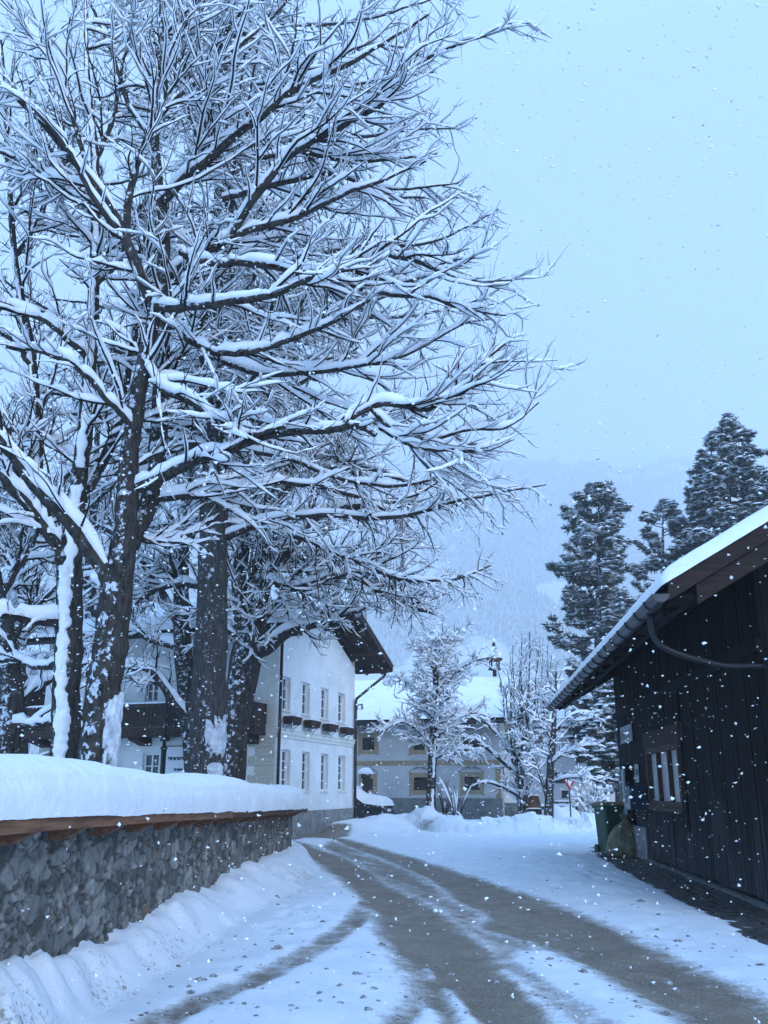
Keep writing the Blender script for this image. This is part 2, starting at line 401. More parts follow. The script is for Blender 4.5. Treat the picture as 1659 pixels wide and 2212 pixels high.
LUMPS = [(-2.22, 5.72, .46, .16), (-2.20, 6.10, .40, .15), (-2.23, 6.48, .34, .15), (-2.22, 6.95, .22, .10), (-1.92, 5.70, .37, .13), (-2.1, 9.1, .17, .12), (-1.8, 10.2, .11, .10)]
RIDGE = [tuple(G(*p))[:2] for p in [(925, 1786), (985, 1795), (1060, 1797), (1140, 1797), (1220, 1793), (1300, 1788), (1420, 1782)]]
MOUND = [tuple(G(*p))[:2] for p in [(772, 1792), (850, 1785), (930, 1782)]]
MOUND2 = [tuple(G(*p))[:2] for p in [(1210, 1775), (1260, 1768), (1310, 1768)]]
BARN_A = Vector((.100, 1, 0)).normalized(); BARN_N = Vector((-BARN_A.y, BARN_A.x, 0))    # along the barn, away from its wall
b0 = G(1409, 1865); BARN_O = Vector((b0.x, b0.y, 0))
def barn_s(X, Y): return (X - BARN_O.x) * BARN_A.x + (Y - BARN_O.y) * BARN_A.y
def barn_d(X, Y): return (X - BARN_O.x) * BARN_N.x + (Y - BARN_O.y) * BARN_N.y            # distance out from the wall
def height(X, Y):
    X = np.asarray(X, float); Y = np.asarray(Y, float)
    base = .05 * (fbm(X * .5, Y * .5, 3, 3) - .5)
    slush = np.zeros(X.shape)
    for poly, st, sf in WORN:
        d = poly_sd(X, Y, [P7(*p) for p in poly]); slush = np.maximum(slush, st * sstep(-sf, sf * .9, d))
    for ln, hw, st in WORN_LINES:
        d = seg_dist(X, Y, [P7(*p) for p in ln]); slush = np.maximum(slush, st * (1 - sstep(hw * .4, hw * 1.7, d)))
    for poly, st in HOLES:
        d = poly_sd(X, Y, [P7(*p) for p in poly]); slush *= 1 - st * sstep(-.10, .10, d)
    sd_ = (X * .93 + Y * .37) ; al_ = (-X * .37 + Y * .93)
    streak = fbm(sd_ * 5.5, al_ * .45, 4, 15); slush = slush * (.62 + .75 * streak)
    z = base - .045 * slush + .02 * (fbm(X * 3, Y * 3, 3, 8) - .5) + .018 * slush * (fbm(X * 7, Y * 2.2, 3, 18) - .5)
    dirt = np.full(X.shape, .02) + .25 * (1 - sstep(0, 1.2, np.abs(slush - .4)))
    dirt += .22 * sstep(.45, .7, fbm(X * .6, Y * .6, 3, 21))
    # snow left between the road and the barn, trampled
    v = sstep(.4, 1.6, X - np.interp(Y, [P7(2634, 1067)[1], P7(1986, 773)[1], P7(1659, 600)[1], P7(1250, 450)[1], P7(780, 300)[1]], [P7(2634, 1067)[0], P7(1986, 773)[0], P7(1659, 600)[0], P7(1250, 450)[0], P7(780, 300)[0]])) * (Y < 22)
    z += v * (.06 + .16 * (fbm(X * 1.9, Y * 1.9, 5, 31) - .5)) * sstep(.0, 1.2, barn_d(X, Y) - .9)
    # bank thrown up between the road and the wall
    bd = poly_sd(X, Y, BANK_POLY)
    inner = np.clip(X - wall_x(Y), 0, 3)
    wid = np.clip(bd + inner, .3, 3)
    prof = sstep(-.05, .28, bd) * .20 + sstep(.15, 1.2, bd) * .13 + .22 * (1 - sstep(0, .6, inner)) * sstep(0, .4, bd)
    near = 1 - sstep(6.5, 9.0, Y)
    near2 = 1 - sstep(4.9, 8.0, Y)
    prof = prof * (1 - .3 * near) + near2 * sstep(-.1, 1.2, bd) * 1.0
    n = fbm(X * 2.6, Y * 2.6, 5, 41); f1, f2, cid = cells(X * 3.0, Y * 3.0, 44)
    z += prof * (.80 + .5 * (fbm(X * 1.7, Y * 1.7, 3, 42) - .5)) + sstep(0, .25, bd) * (.10 * (n - .5) + .07 * (fbm(X * 5.5, Y * 5.5, 3, 48) - .5) + .035 * (fbm(X * 15, Y * 15, 3, 49) - .5) + .045 * (cid - .3) * sstep(0, .35, f2 - f1) * sstep(.4, .6, fbm(X * 1.2, Y * 1.2, 2, 43)))
    dirt += .22 * sstep(-.20, .02, bd) * (1 - sstep(.08, .36, bd)) * sstep(.35, .6, fbm(X * 1.5, Y * 1.5, 3, 47)) - .06 * sstep(.25, .5, bd)
    for lx, ly_, lz, lr in LUMPS:
        q = np.clip(1 - ((X - lx) ** 2 + (Y - ly_) ** 2) / lr ** 2, 0, 1)
        z = z + .62 * lr * q ** .6 * (.8 + .4 * n)
    # garden level behind the wall
    gd = sstep(.3, 1.5, wall_x(Y) - .35 - X) * (Y < 60)
    z += gd * .35 * (Y < WALLY1 + .2)
    # ploughed ridges on the far side of the square
    n2 = fbm(X * 1.1, Y * 1.1, 4, 51)
    d = seg_dist(X, Y, RIDGE); z += .50 * np.sqrt(np.clip(1 - (d / .95) ** 2, 0, 1)) * (.35 + 1.1 * n2) * (.75 + .5 * cells(X * 1.3, Y * 1.3, 54)[2])
    dirt += .55 * np.exp(-((d - .75) / .35) ** 2) * sstep(.40, .62, fbm(X * .35, Y * .35, 2, 52))
    d = seg_dist(X, Y, MOUND); z += .42 * sstep(2.4, .2, d) * (.55 + .9 * n2)
    d = seg_dist(X, Y, MOUND2); z += .62 * sstep(1.9, .1, d) * (.55 + .9 * n2)
    tr1, tr2, tc_ = cells(X * 2.1 + .6 * fbm(X, Y, 2, 57), Y * 1.5, 58)
    z += .040 * (fbm(X * .9, Y * .9, 5, 53) - .5) * (1 - slush) * 2 - .035 * (1 - sstep(.05, .38, tr1)) * (tc_ > .45) * (bd < -.1) * (1 - slush) * sstep(.45, .6, fbm(X * .35, Y * .35, 2, 59))
    # a bare paved margin along the foot of the barn, sheltered by the eaves
    bs = barn_s(X, Y); bo = barn_d(X, Y)
    z = np.where((bo < .95) & (bs < 4), z - .05 * sstep(1.0, .7, bo), z)
    return z, slush, dirt, bd
def grid_mesh(xs, ys, fn):
    X, Y = np.meshgrid(xs, ys); h, sl, di, bd = fn(X, Y)
    v = np.stack([X, Y, h], -1).reshape(-1, 3)
    nx, ny = len(xs), len(ys)
    i = np.arange(ny - 1)[:, None] * nx + np.arange(nx - 1)[None, :]
    f = np.stack([i, i + 1, i + nx + 1, i + nx], -1).reshape(-1, 4)
    return v, f, sl.ravel(), di.ravel(), bd.ravel()
def submesh(v, f, keep, name, m, at):
    g = f[keep]; used, inv = np.unique(g, return_inverse=True)
    o = raw(name, v[used], inv.reshape(g.shape), m, None, True, {k: a[used] for k, a in at.items()})
    o['kind'] = 'structure'; return o
ys = [2.6]
while ys[-1] < 47: ys.append(ys[-1] + max(.024, ys[-1] * .0065))
v, f, sl, di, bd = grid_mesh(np.arange(-3.2, 9.6, .032), np.array(ys), height)
cx_, cy_ = v[f[:, 0], 0], v[f[:, 0], 1]
isbank = bd[f[:, 0]] > .0
ridge = (seg_dist(cx_, cy_, RIDGE) < 1.1) | (seg_dist(cx_, cy_, MOUND) < 1.5) | (seg_dist(cx_, cy_, MOUND2) < 1.5)
e0, e1 = [P7(268, 228), P7(560, 440), P7(700, 680), P7(-400, 1060)], [P7(500, 215), P7(950, 350), P7(1250, 450), P7(1659, 600), P7(2000, 740)]
isroad = (poly_sd(cx_, cy_, [P7(-500, 1300), P7(-260, 900), P7(60, 620), P7(330, 430), P7(425, 352), P7(262, 240), P7(262, 205), P7(420, 186), P7(540, 188), P7(640, 245), P7(800, 298), P7(960, 348), P7(1270, 448), P7(1560, 560), P7(1900, 690), P7(2200, 1300)]) > 0) & ~isbank & ~ridge
at = {'slush': sl, 'dirt': di}
submesh(v, f, isroad, 'road', M['ground'], at)
submesh(v, f, isbank & ~isroad, 'snow_bank', M['ground'], at)
submesh(v, f, ridge & ~isbank, 'ploughed_snow_ridge', M['ground'], at)
submesh(v, f, ~(isroad | isbank | ridge), 'ground', M['ground'], at)
def flat(X, Y):
    z = -.13 + .25 * sstep(47, 60, Y) + .1 * (fbm(X * .2, Y * .2, 3, 61) - .5) + .42 * sstep(-3.1, -4.2, X) + .0 * X
    return z, 0 * X, 0 * X + .1, 0 * X
xs = np.concatenate([-np.geomspace(2600, 41, 24), np.arange(-40, 40.5, .8), np.geomspace(41, 2600, 24)])
yy = np.concatenate([np.arange(-30, 80, .8), np.geomspace(81, 2600, 30)])
v, f, sl, di, bd = grid_mesh(xs, yy, flat)
o = raw('snow_field', v, f, M['snow_soft'], None, True); o['kind'] = 'structure'

# clods of dirty snow lying about on the road
vs, fs = [], []
cl_pts = []
for k in range(380):
    u = rng.random()
    px, py = rng.uniform(250, 1659), 1830 + 380 * u ** .8
    p = G(px, py)
    if p.x < -2.3 or p.y < 3.0: continue
    cl_pts.append((p.x, p.y))
cl = np.array(cl_pts); hz, ssl, _, _bd = height(cl[:, 0], cl[:, 1])
for (x, y), z, s_, b_ in zip(cl, hz, ssl, _bd):
    if s_ > .55 and rng.random() < .7 or b_ > .1 or barn_d(x, y) < .9: continue
    r_ = rng.choice([.012, .016, .022, .035], p=[.45, .3, .17, .08]) * rng.uniform(.7, 1.3)
    q, g = lumpy_blob((x, y, z - r_ * .25), (r_ * rng.uniform(1, 1.7), r_ * rng.uniform(1, 1.6), r_ * .8), int(rng.integers(0, 999)), 7, 4, .45)
    b_ = len(vs); vs += q; fs += [tuple(i + b_ for i in t_) for t_ in g]
M['clod'] = speckled('clod', (.13, .115, .10), (.50, .51, .53), 30, .9, 0, lo=.42, hi=.66)
o = raw('snow_clods', vs, fs, M['clod'], None, True); o['kind'] = 'stuff'; o['label'] = 'small dirty clods of snow and grit scattered over the road'; o['category'] = 'snow clods'

# paved margin along the barn
bz = lambda s: .05
mb = MB()
rows = 7
for i in range(-60, 22):
    for j in range(rows):
        s = i * .235 + (j % 2) * .12; d = .03 + j * .128
        rz = math.atan2(BARN_A.y, BARN_A.x) + (R(45) if (i + j) % 2 else R(-45)) * (j > 2)
        c = BARN_O + BARN_A * s + BARN_N * (d + .06)
        mb.cbox((c.x, c.y, .0 + rng.uniform(-.006, .006) - .012 * j), (.215, .108, .06), rz + rng.uniform(-.03, .03))
M['paver'] = speckled('paver', (.028, .026, .027), (.085, .078, .074), 5, .6, .4, .01, spec=.4)
o = mb.build('paving', M['paver']); o['kind'] = 'structure'

# ================================================================== the garden wall with its little snow-loaded roof
def plank_z(Y): return float(np.interp(Y, [4, 5.6, 8, 12, 18.5, 20], [1.315, 1.305, 1.27, 1.19, 1.09, 1.08]))
gw = thing('garden_wall', 'long grey rubble stone garden wall under a thick loaf of snow on a wooden coping', 'wall', (-2.2, 9, 0))
Y0, Y1 = WALLY0, WALLY1
ny = int((Y1 - Y0) / .017); nz = 84
yy = np.linspace(Y0, Y1, ny); zz = np.linspace(-.05, 1.24, nz)
YY, ZZ = np.meshgrid(yy, zz)
wx = YY * 4.6 + .75 * (fbm(YY * 5, ZZ * 5, 3, 71) - .5); wz = ZZ * 7.4 + .75 * (fbm(YY * 5, ZZ * 5, 3, 72) - .5)
f1, f2, cid = cells(wx, wz, 73, .95)
g1, g2, gid = cells(wx * 2.3, wz * 2.3, 75, .95)
small = cid > .55
e = np.where(small, np.minimum(f2 - f1, (g2 - g1) * .5), f2 - f1); tone = np.where(small, gid, (cid / .55) % 1)
relief = sstep(0, .075, e)
tilt = ((tone * 7.3) % 1 - .5) * (wx % 1 - .5) + ((tone * 13.7) % 1 - .5) * (wz % 1 - .5)
dep = .024 * relief * (.4 + tone * .9) + .0 * tilt + .020 * np.abs(fbm(YY * 11, ZZ * 11, 5, 77) - .5) * 2 * relief + .014 * (fbm(YY * 34, ZZ * 34, 3, 76) - .5) + .02 * (fbm(YY * 1.1, ZZ * 1.1, 2, 78) - .5)
XX = wall_x(YY) + dep - .03
V = np.stack([XX, YY, ZZ], -1).reshape(-1, 3)
i = np.arange(nz - 1)[:, None] * ny + np.arange(ny - 1)[None, :]
Fc = np.stack([i, i + 1, i + ny + 1, i + ny], -1).reshape(-1, 4)
st = raw('stonework', V, Fc, M['stone'], gw, False, {'stone': tone.ravel(), 'joint': (.9 * (1 - sstep(.015, .075, e))).ravel()})
# far end and back of the wall (rubble continues round the corner)
mb = MB(); xw = float(wall_x(np.array(Y1)))
ne = 20
ex = np.linspace(0, .52, ne); EX, EZ = np.meshgrid(ex, zz)
f1, f2, cid = cells(EX * 3.9, EZ * 5.4, 79, .95); e = f2 - f1
V2 = np.stack([xw - EX, Y1 + .04 * sstep(0, .2, e), EZ], -1).reshape(-1, 3)
i = np.arange(nz - 1)[:, None] * ne + np.arange(ne - 1)[None, :]
raw('stonework', V2, np.stack([i, i + 1, i + ne + 1, i + ne], -1).reshape(-1, 4), M['stone'], gw, False, {'stone': cid.ravel(), 'joint': (1 - sstep(.02, .1, e)).ravel()})
back = MB(); back.add([(WALLX0 - .52, Y0, -.1), (xw - .52, Y1, -.1), (xw - .52, Y1, 1.2), (WALLX0 - .52, Y0, 1.2)], [(0, 1, 2, 3)])
back.build('back_face', M['plinth_dark'], gw)
# coping boards: fascia in lengths, roof boarding, rafter tails
ly = [Y0, 5.35, 7.9, 10.9, 14.2, Y1 + .22]
over = .26
for k in range(len(ly) - 1):
    a_, c_ = ly[k], ly[k + 1]; fm = MB()
    p0 = Vector((float(wall_x(np.array(a_))) + over, a_, plank_z(a_))); p1 = Vector((float(wall_x(np.array(c_))) + over, c_ - .006, plank_z(c_)))
    fm.prism([p0 + Vector((0, 0, -.055)), p0 + Vector((.035, 0, -.055)), p0 + Vector((.035, 0, .022)), p0 + Vector((0, 0, .022))], p1 - p0)
    fm.build('fascia', M['fascia' if k < 3 else 'fascia_dark'], gw)
rm = MB()
for k in range(len(ly) - 1):
    a_, c_ = ly[k], ly[k + 1]
    q = []
    for y_ in (a_, c_):
        x_ = float(wall_x(np.array(y_))); z_ = plank_z(y_)
        q.append([Vector((x_ + over - .004, y_, z_ - .02)), Vector((x_ - .26, y_, z_ + .10)), Vector((x_ - .76, y_, z_ - .02))])
    for s_ in (0, 1):
        rm.add([q[0][s_], q[1][s_], q[1][s_ + 1], q[0][s_ + 1]], [(0, 1, 2, 3)])
        up_ = Vector((0, 0, .03))
        rm.add([q[0][s_] + up_, q[1][s_] + up_, q[1][s_ + 1] + up_, q[0][s_ + 1] + up_], [(0, 3, 2, 1)])
rm.build('coping_boards', M['fascia_dark'], gw)
y_ = 4.55
while y_ < Y1 - .2:
    x_ = float(wall_x(np.array(y_))); z_ = plank_z(y_)
    q = MB(); w_ = .11
    q.prism([(x_ - .02, y_, z_ - .15), (x_ + over * .35, y_, z_ - .135), (x_ + over - .01, y_, z_ - .056), (x_ + over - .01, y_, z_ - .03), (x_ - .02, y_, z_ + .0)], (0, w_, 0))
    q.build('rafter_tail', M['fascia'], gw)
    y_ += .82
# snow loaf
n_s, n_c = 800, 84
Sx = np.linspace(Y0, Y1 + .34, n_s)
aa_ = np.linspace(0, math.pi, 4000); ax_ = np.sign(np.cos(aa_)) * np.abs(np.cos(aa_)) ** .72 * .56; az_ = np.sin(aa_) ** .62 * .4
al_ = np.concatenate([[0], np.cumsum(np.hypot(np.diff(ax_), np.diff(az_)))]); ang = np.interp(np.linspace(0, al_[-1], n_c), al_, aa_)
SS, AA = np.meshgrid(Sx, ang, indexing='ij')
endf = np.sqrt(np.clip(1 - (1 - np.clip((Y1 + .36 - SS) / .75, 0, 1)) ** 2, 0, 1))
pz = np.array([plank_z(y_) for y_ in Sx])[:, None]
hgt = (.345 + .075 * sstep(5.5, 12, SS) + .035 * np.sin(SS * 1.15 + .6) + .10 * (fbm(SS * .55, SS * 0 + 2, 3, 81) - .5)) * (.12 + .88 * endf)
px = np.cos(AA); pz2 = np.sin(AA)
px = np.sign(px) * np.abs(px) ** .72; pz2 = pz2 ** .62
lump = 1 + .035 * (fbm(SS * .8, AA * .3, 2, 82) - .5) * 2
xo = wall_x(SS) - .25 + px * (.56 * (.86 + .14 * endf)) * lump + .04 * (fbm(SS * .9, AA * .5, 3, 83) - .5) * (px > 0)
arc = np.cumsum(np.concatenate([np.zeros((n_s, 1)), np.hypot(np.diff(px, axis=1) * .56, np.diff(pz2, axis=1) * .40)], 1), 1)
grain = .009 * (fbm(SS * 11, arc * 11, 3, 84) - .5) + .030 * (fbm(SS * 1.6, arc * 2.3, 2, 85) - .5)
zo = pz + .035 - .02 * (np.abs(px) > .9) + pz2 * hgt * lump + grain
V = np.stack([xo + grain * px * 1.5, SS, zo], -1).reshape(-1, 3)
i = np.arange(n_s - 1)[:, None] * n_c + np.arange(n_c - 1)[None, :]
Fc = np.stack([i, i + n_c, i + n_c + 1, i + 1], -1).reshape(-1, 4)
raw('snow_cap', V, Fc, M['snow_cap'], gw, True)

# ================================================================== the white corner house
c2 = G(764, 1787); C2 = Vector((c2.x, c2.y, 0))
Yc = C2.y * (1705 - 1602) / (1705 - 1574.5); t_ = D(590, 1705, Yc); C1 = Vector((t_.x, Yc, 0))
A = (C2 - C1).normalized(); LA = (C2 - C1).length; N = Vector((A.y, -A.x, 0)); Bv = -N; NB = -A      # A along the gable wall, Bv along the front
UP = Vector((0, 0, 1))
def on_A(x, y): p = WP(x, y, C1, N); return (p - C1).dot(A), p.z
def on_B(x, y, off=0): p = WP(x, y, C1 + NB * off, NB); return (p - C1).dot(Bv), p.z
LB = on_B(88, 1600)[0]
hs = thing('white_house', 'white two-storey corner house with tall narrow windows and a dark wooden roof overhang', 'house', tuple(C1 + A * 3 + Bv * 3))
zs_course = on_A(764, 1604)[1]; zp = on_A(750, 1746)[1]
eave_z = on_A(764, 1440)[1] + .25
apex_z = eave_z + math.tan(R(19)) * (LA / 2 + 1.25)
opsA = []
lo_t, lo_b = on_A(607.6, 1618)[1], on_A(607.6, 1709)[1]
up_t, up_b = on_A(609, 1458)[1], on_A(609, 1533)[1]
winA = []
for x0, x1 in ((607.6, 627), (652, 669.5), (693.6, 709.5), (730.6, 746)):
    s0, s1 = on_A(x0, 1660)[0], on_A(x1, 1660)[0]
    winA += [(s0, s1, lo_b, lo_t)]
for x0, x1 in ((610, 628), (653, 670), (694, 710.5), (731, 746.5)):
    s0, s1 = on_A(x0, 1500)[0], on_A(x1, 1500)[0]
    winA += [(s0, s1, up_b, up_t)]
wm = MB(); wall(wm, C1, A, N, LA, zp, eave_z - .3, winA, .24)
wm.add([C1 + UP * (eave_z - .3), C1 + A * LA + UP * (eave_z - .3), C1 + A * LA / 2 + UP * (apex_z - .5)], [(0, 1, 2)])
# front openings
fw = [on_B(304, 1626) + on_B(345, 1691)]
winB = []
for (xa, ya, xb, yb) in ((345, 1626, 304, 1708), (344, 1466, 311, 1540), (236, 1616, 217, 1720), (470, 1626, 440, 1708), (205, 1470, 180, 1535)):
    sa, za = on_B(xa, ya); sb, zb = on_B(xb, yb); winB.append((sa, sb, zb, za))
wall(wm, C1, Bv, NB, LB, zp, eave_z + .1, winB, .2)
far = C1 + Bv * LB
wm.add([far, far + A * LA, far + A * LA + UP * eave_z, far + A * LA / 2 + UP * (apex_z - .5), far + UP * eave_z], [(0, 1, 2, 3, 4)])
wm.add([C2, C2 + Bv * LB, C2 + Bv * LB + UP * eave_z, C2 + UP * eave_z], [(0, 1, 2, 3)])
wm.build('wall', M['plaster'], hs)
for s0, s1, z0, z1 in winA: window(C1, A, N, s0, s1, z0, z1, .20, 2, 4 if z1 < zs_course else 3, hs, M['white_frame'], M['glass'], .07, .03, M['trim'])
for k, (s0, s1, z0, z1) in enumerate(winB):
    window(C1, Bv, NB, s0, s1, z0, z1, .16, 2, 3, hs, M['white_frame'] if k != 2 else M['black_paint'], M['glass'], .07, .035, M['trim'], name='window' if k != 2 else 'door')
pm = MB(); pm.box(C1 + UP * -.2 - A * .05 + N * .06, A, LA + .05, N, -.3, UP, zp + .2); pm.box(C1 + UP * -.2 + NB * .06 + N * .06, Bv, LB, NB, -.3, UP, zp + .198)
pm.build('plinth', M['plinth'], hs)
tm = MB()
for h0, h1, pr in ((-.20, -.08, .05), (-.08, .06, .09), (.06, .10, .13)):
    tm.box(C1 + UP * (zs_course + h0) + NB * pr, A, LA + pr + .02, N, pr, UP, h1 - h0)
    tm.box(C1 + UP * (zs_course + h0) + N * pr, Bv, 1.0, NB, pr - .003, UP, h1 - h0 - .002)
tm.build('string_course', M['trim'], hs)
cm = MB(); cm.box(C1 + UP * (zs_course + .1) + N * .02, Bv, .62, NB, .035, UP, eave_z - zs_course - .3); cm.build('corner_band', M['trim'], hs)
qm = MB(); z = zp; k = 0
while z < zs_course - .3:
    h_ = .30; w_ = .95 if k % 2 else .70
    qm.box(C1 + UP * (z + .006) + N * .015, Bv, w_, NB, .03, UP, h_ - .012); z += h_; k += 1
qm.build('quoin', M['quoin'], hs)
qm = MB(); z = zp; k = 0
while z < zs_course - .3:
    w_ = .95 if k % 2 else .70
    qm.box(far + UP * (z + .006), -Bv, w_, NB, .03, UP, .288); z += .30; k += 1
qm.build('quoin', M['quoin'], hs)
# roof: ridge runs along Bv, eaves past C1 and C2, verge in front of the gable
ov, ve = 1.35, 1.25
pitch = math.tan(R(19))
def roofpt(s, b, dz=0):                               # s along A, b along Bv (negative = past the gable wall)
    z = apex_z - abs(s - LA / 2) * pitch
    return C1 + A * s + Bv * b + UP * (z + dz)
rm = MB()
for s0, s1 in ((-ov, LA / 2), (LA / 2, LA + ov)):
    q = [roofpt(s0, -ve), roofpt(s1, -ve), roofpt(s1, LB + ve), roofpt(s0, LB + ve)]
    rm.prism([p - UP * .22 for p in q] if s0 < 0 else [p - UP * .22 for p in q], UP * .22)
ro = rm.build('roof', M['soffit'], hs)
rf = MB()
for s0, s1 in ((-ov, LA / 2), (LA / 2, LA + ov)):      # barge boards and rafters under the verge
    for b_, w_, dz in ((-ve - .05, .05, -.26), (-ve + .35, .14, -.40), (-.16, .14, -.40)):
        p, q = roofpt(s0, b_, dz), roofpt(s1, b_, dz)
        rf.prism([p, p + Bv * w_, p + Bv * w_ + UP * .24, p + UP * .24], q - p)
rf.build('barge_board', M['brown_wood'], ro)
rf = MB()
for k in range(7):                                     # purlins sticking out under the verge
    s = -ov + .5 + k * (LA + 2 * ov - 1.0) / 6
    rf = MB(); p = roofpt(s, -ve + .05, -.56); rf.box(p, A, .16, Bv, ve + .2, UP, .18); rf.build('purlin', M['brown_wood'], ro)
ny_, nx_ = 26, 40                                      # snow on the roof
vs = []; fs = []
for i in range(nx_):
    s = -ov - .26 + (LA + 2 * ov + .52) * i / (nx_ - 1)
    for j in range(ny_):
        b_ = -ve - .08 + (LB + 2 * ve + .16) * j / (ny_ - 1)
        ed = min(s + ov + .26, LA + ov + .26 - s, b_ + ve + .08, LB + ve + .08 - b_)
        th = .50 * math.sqrt(max(0, 1 - (1 - min(1, ed / .45)) ** 2)) * (.85 + .3 * float(fbm(s * .8, b_ * .8, 3, 91)))
        vs.append(roofpt(s, b_, .004 + th))
fs = [(i * ny_ + j, (i + 1) * ny_ + j, (i + 1) * ny_ + j + 1, i * ny_ + j + 1) for i in range(nx_ - 1) for j in range(ny_ - 1)]
raw('roof_snow', vs, fs, M['snow_soft'], ro, True)
# gutter pipes
dm = MB(); p = C2 + N * .10 - A * .12
top = on_A(764, 1515)[1]
dm.tube([p + UP * .05, p + UP * top, p + UP * (top + .12) + A * .1, roofpt(LA + ov - .1, -ve + .3, -.5), roofpt(LA + ov + .02, -ve + .3, -.26)], .06, 8); dm.build('downpipe', M['copper'], hs, True)
dm = MB(); s_, _ = on_A(594, 1600); p = C1 + A * max(.10, s_) + N * .12
dm.tube([p + UP * .05, p + UP * (eave_z - .4)], .055, 8); dm.build('downpipe', M['copper'], hs, True)
for s_ in (LA + ov + .06, -ov - .06):
    gm_ = MB(); gm_.tube([roofpt(s_, -ve, -.2), roofpt(s_, LB + ve, -.2)], .08, 8); gm_.build('gutter', M['dark_metal'], ro, True)
# balcony along the front
bs0 = on_B(549, 1540, 1.0)[0]; bz1 = on_B(300, 1521, 1.0)[1]; bz0 = on_B(300, 1590, 1.0)[1]; bs1 = LB - .1
bal = MB(); bal.box(C1 + Bv * bs0 + UP * bz0, Bv, bs1 - bs0, NB, 1.0, UP, .16); bo_ = bal.build('balcony', M['brown_wood'], hs)
rl = MB()
rl.box(C1 + Bv * bs0 + NB * .96 + UP * (bz1 - .07), Bv, bs1 - bs0, NB, .10, UP, .07)
rl.box(C1 + Bv * bs0 + NB * .97 + UP * (bz0 + .30), Bv, bs1 - bs0, NB, .06, UP, .06)
rl.box(C1 + Bv * bs0 + NB * 1.002 + UP * (bz0 - .02), Bv, bs1 - bs0, NB, .03, UP, .30)
s = bs0
while s < bs1 - .13:
    rl.box(C1 + Bv * s + NB * .98 + UP * (bz0 + .36), Bv, .125, NB, .03, UP, bz1 - bz0 - .44); s += .14
for b_ in (bs0, bs1 - .06): rl.box(C1 + Bv * b_ + NB * .01 + UP * (bz0 + .16), Bv, .05, NB, .95, UP, bz1 - bz0 - .2)
rl.build('railing', M['brown_wood'], bo_)
for k in range(5):
    ck = MB(); s = bs0 + .25 + k * (bs1 - bs0 - .7) / 4
    ck.prism([C1 + Bv * s + UP * (bz0 - .001), C1 + Bv * s + NB * .8 + UP * (bz0 - .001), C1 + Bv * s + NB * .8 + UP * (bz0 - .12), C1 + Bv * s + NB * .1 + UP * (bz0 - .28), C1 + Bv * s + UP * (bz0 - .28)], Bv * .42)
    ck.build('corbel', M['brown_wood'], bo_)
p0 = C1 + Bv * bs0 + NB * 1.01 + UP * bz1; p1 = C1 + Bv * bs1 + NB * 1.01 + UP * bz1
snow_strip([p0, p1], .13, .07, NB, 5, 60, parent=bo_)
# window boxes on iron brackets
for k, (lab, xc0, xc1, yt, yb) in enumerate([
        ('dark window box under the upper window next to the drainpipe, snow lump at its end', 608, 640, 1541, 1552),
        ('dark window box under the second upper window from the near corner', 652.5, 682.5, 1550, 1561),
        ('dark window box under the third upper window from the near corner', 693.5, 720, 1558, 1569),
        ('dark window box under the farthest upper window, beside the corner drainpipe', 731, 756, 1566, 1576)]):
    s0, z1_ = on_A(xc0, yt); s1, _ = on_A(xc1, yt)
    s1 = s0 + .92
    z1_ = up_b - .22; z0_ = z1_ - .24
    bx = thing('window_box', lab, 'window box', tuple(C1 + A * s0 + N * .2 + UP * z0_), 'window boxes under the upper windows of the white house')
    q = MB(); q.prism([C1 + A * s0 + N * .10 + UP * z0_, C1 + A * s0 + N * .34 + UP * z0_, C1 + A * s0 + N * .40 + UP * z1_, C1 + A * s0 + N * .07 + UP * z1_], A * (s1 - s0)); q.build('box', M['brown_wood'], bx)
    for e_ in (.12, s1 - s0 - .15):
        q = MB(); p = C1 + A * (s0 + e_)
        q.tube([p + N * .36 + UP * (z0_ - .012), p + N * .05 + UP * (z0_ - .012), p + N * .05 + UP * (z0_ - .34)], .014, 5)
        q.tube([p + N * .34 + UP * (z0_ - .02), p + N * .16 + UP * (z0_ - .12), p + N * .06 + UP * (z0_ - .30)], .012, 5)
        q.build('bracket', M['dark_metal'], bx)
    snow_strip([C1 + A * (s0 + (0 if k else .55)) + N * .23 + UP * (z1_ + .002), C1 + A * s1 + N * .23 + UP * (z1_ + .002)], .24, .06 if k else .12, N, k + 2, 14, parent=bx, end=.2)

def text_mesh(txt, size, o, a, n, m, name, parent, ext=.008, align='CENTER', bold=.0):
    cu = bpy.data.curves.new('lettering', 'FONT'); cu.body = txt; cu.size = size; cu.extrude = ext; cu.align_x = align; cu.offset = bold
    to = bpy.data.objects.new('tmp', cu); C.objects.link(to)
    dg = bpy.context.evaluated_depsgraph_get(); me = bpy.data.meshes.new_from_object(to.evaluated_get(dg))
    bpy.data.objects.remove(to)
    a, n = Vector(a), Vector(n); u = n.cross(a)
    mt = Matrix(((a.x, u.x, n.x, o[0]), (a.y, u.y, n.y, o[1]), (a.z, u.z, n.z, o[2]), (0, 0, 0, 1)))
    me.transform(mt); me.materials.clear(); me.materials.append(m)
    ob = bpy.data.objects.new(name, me); C.objects.link(ob); ob.parent = parent
    w = parent.get('_w')
    if w is not None: ob.location = (-w[0], -w[1], -w[2])
    return ob
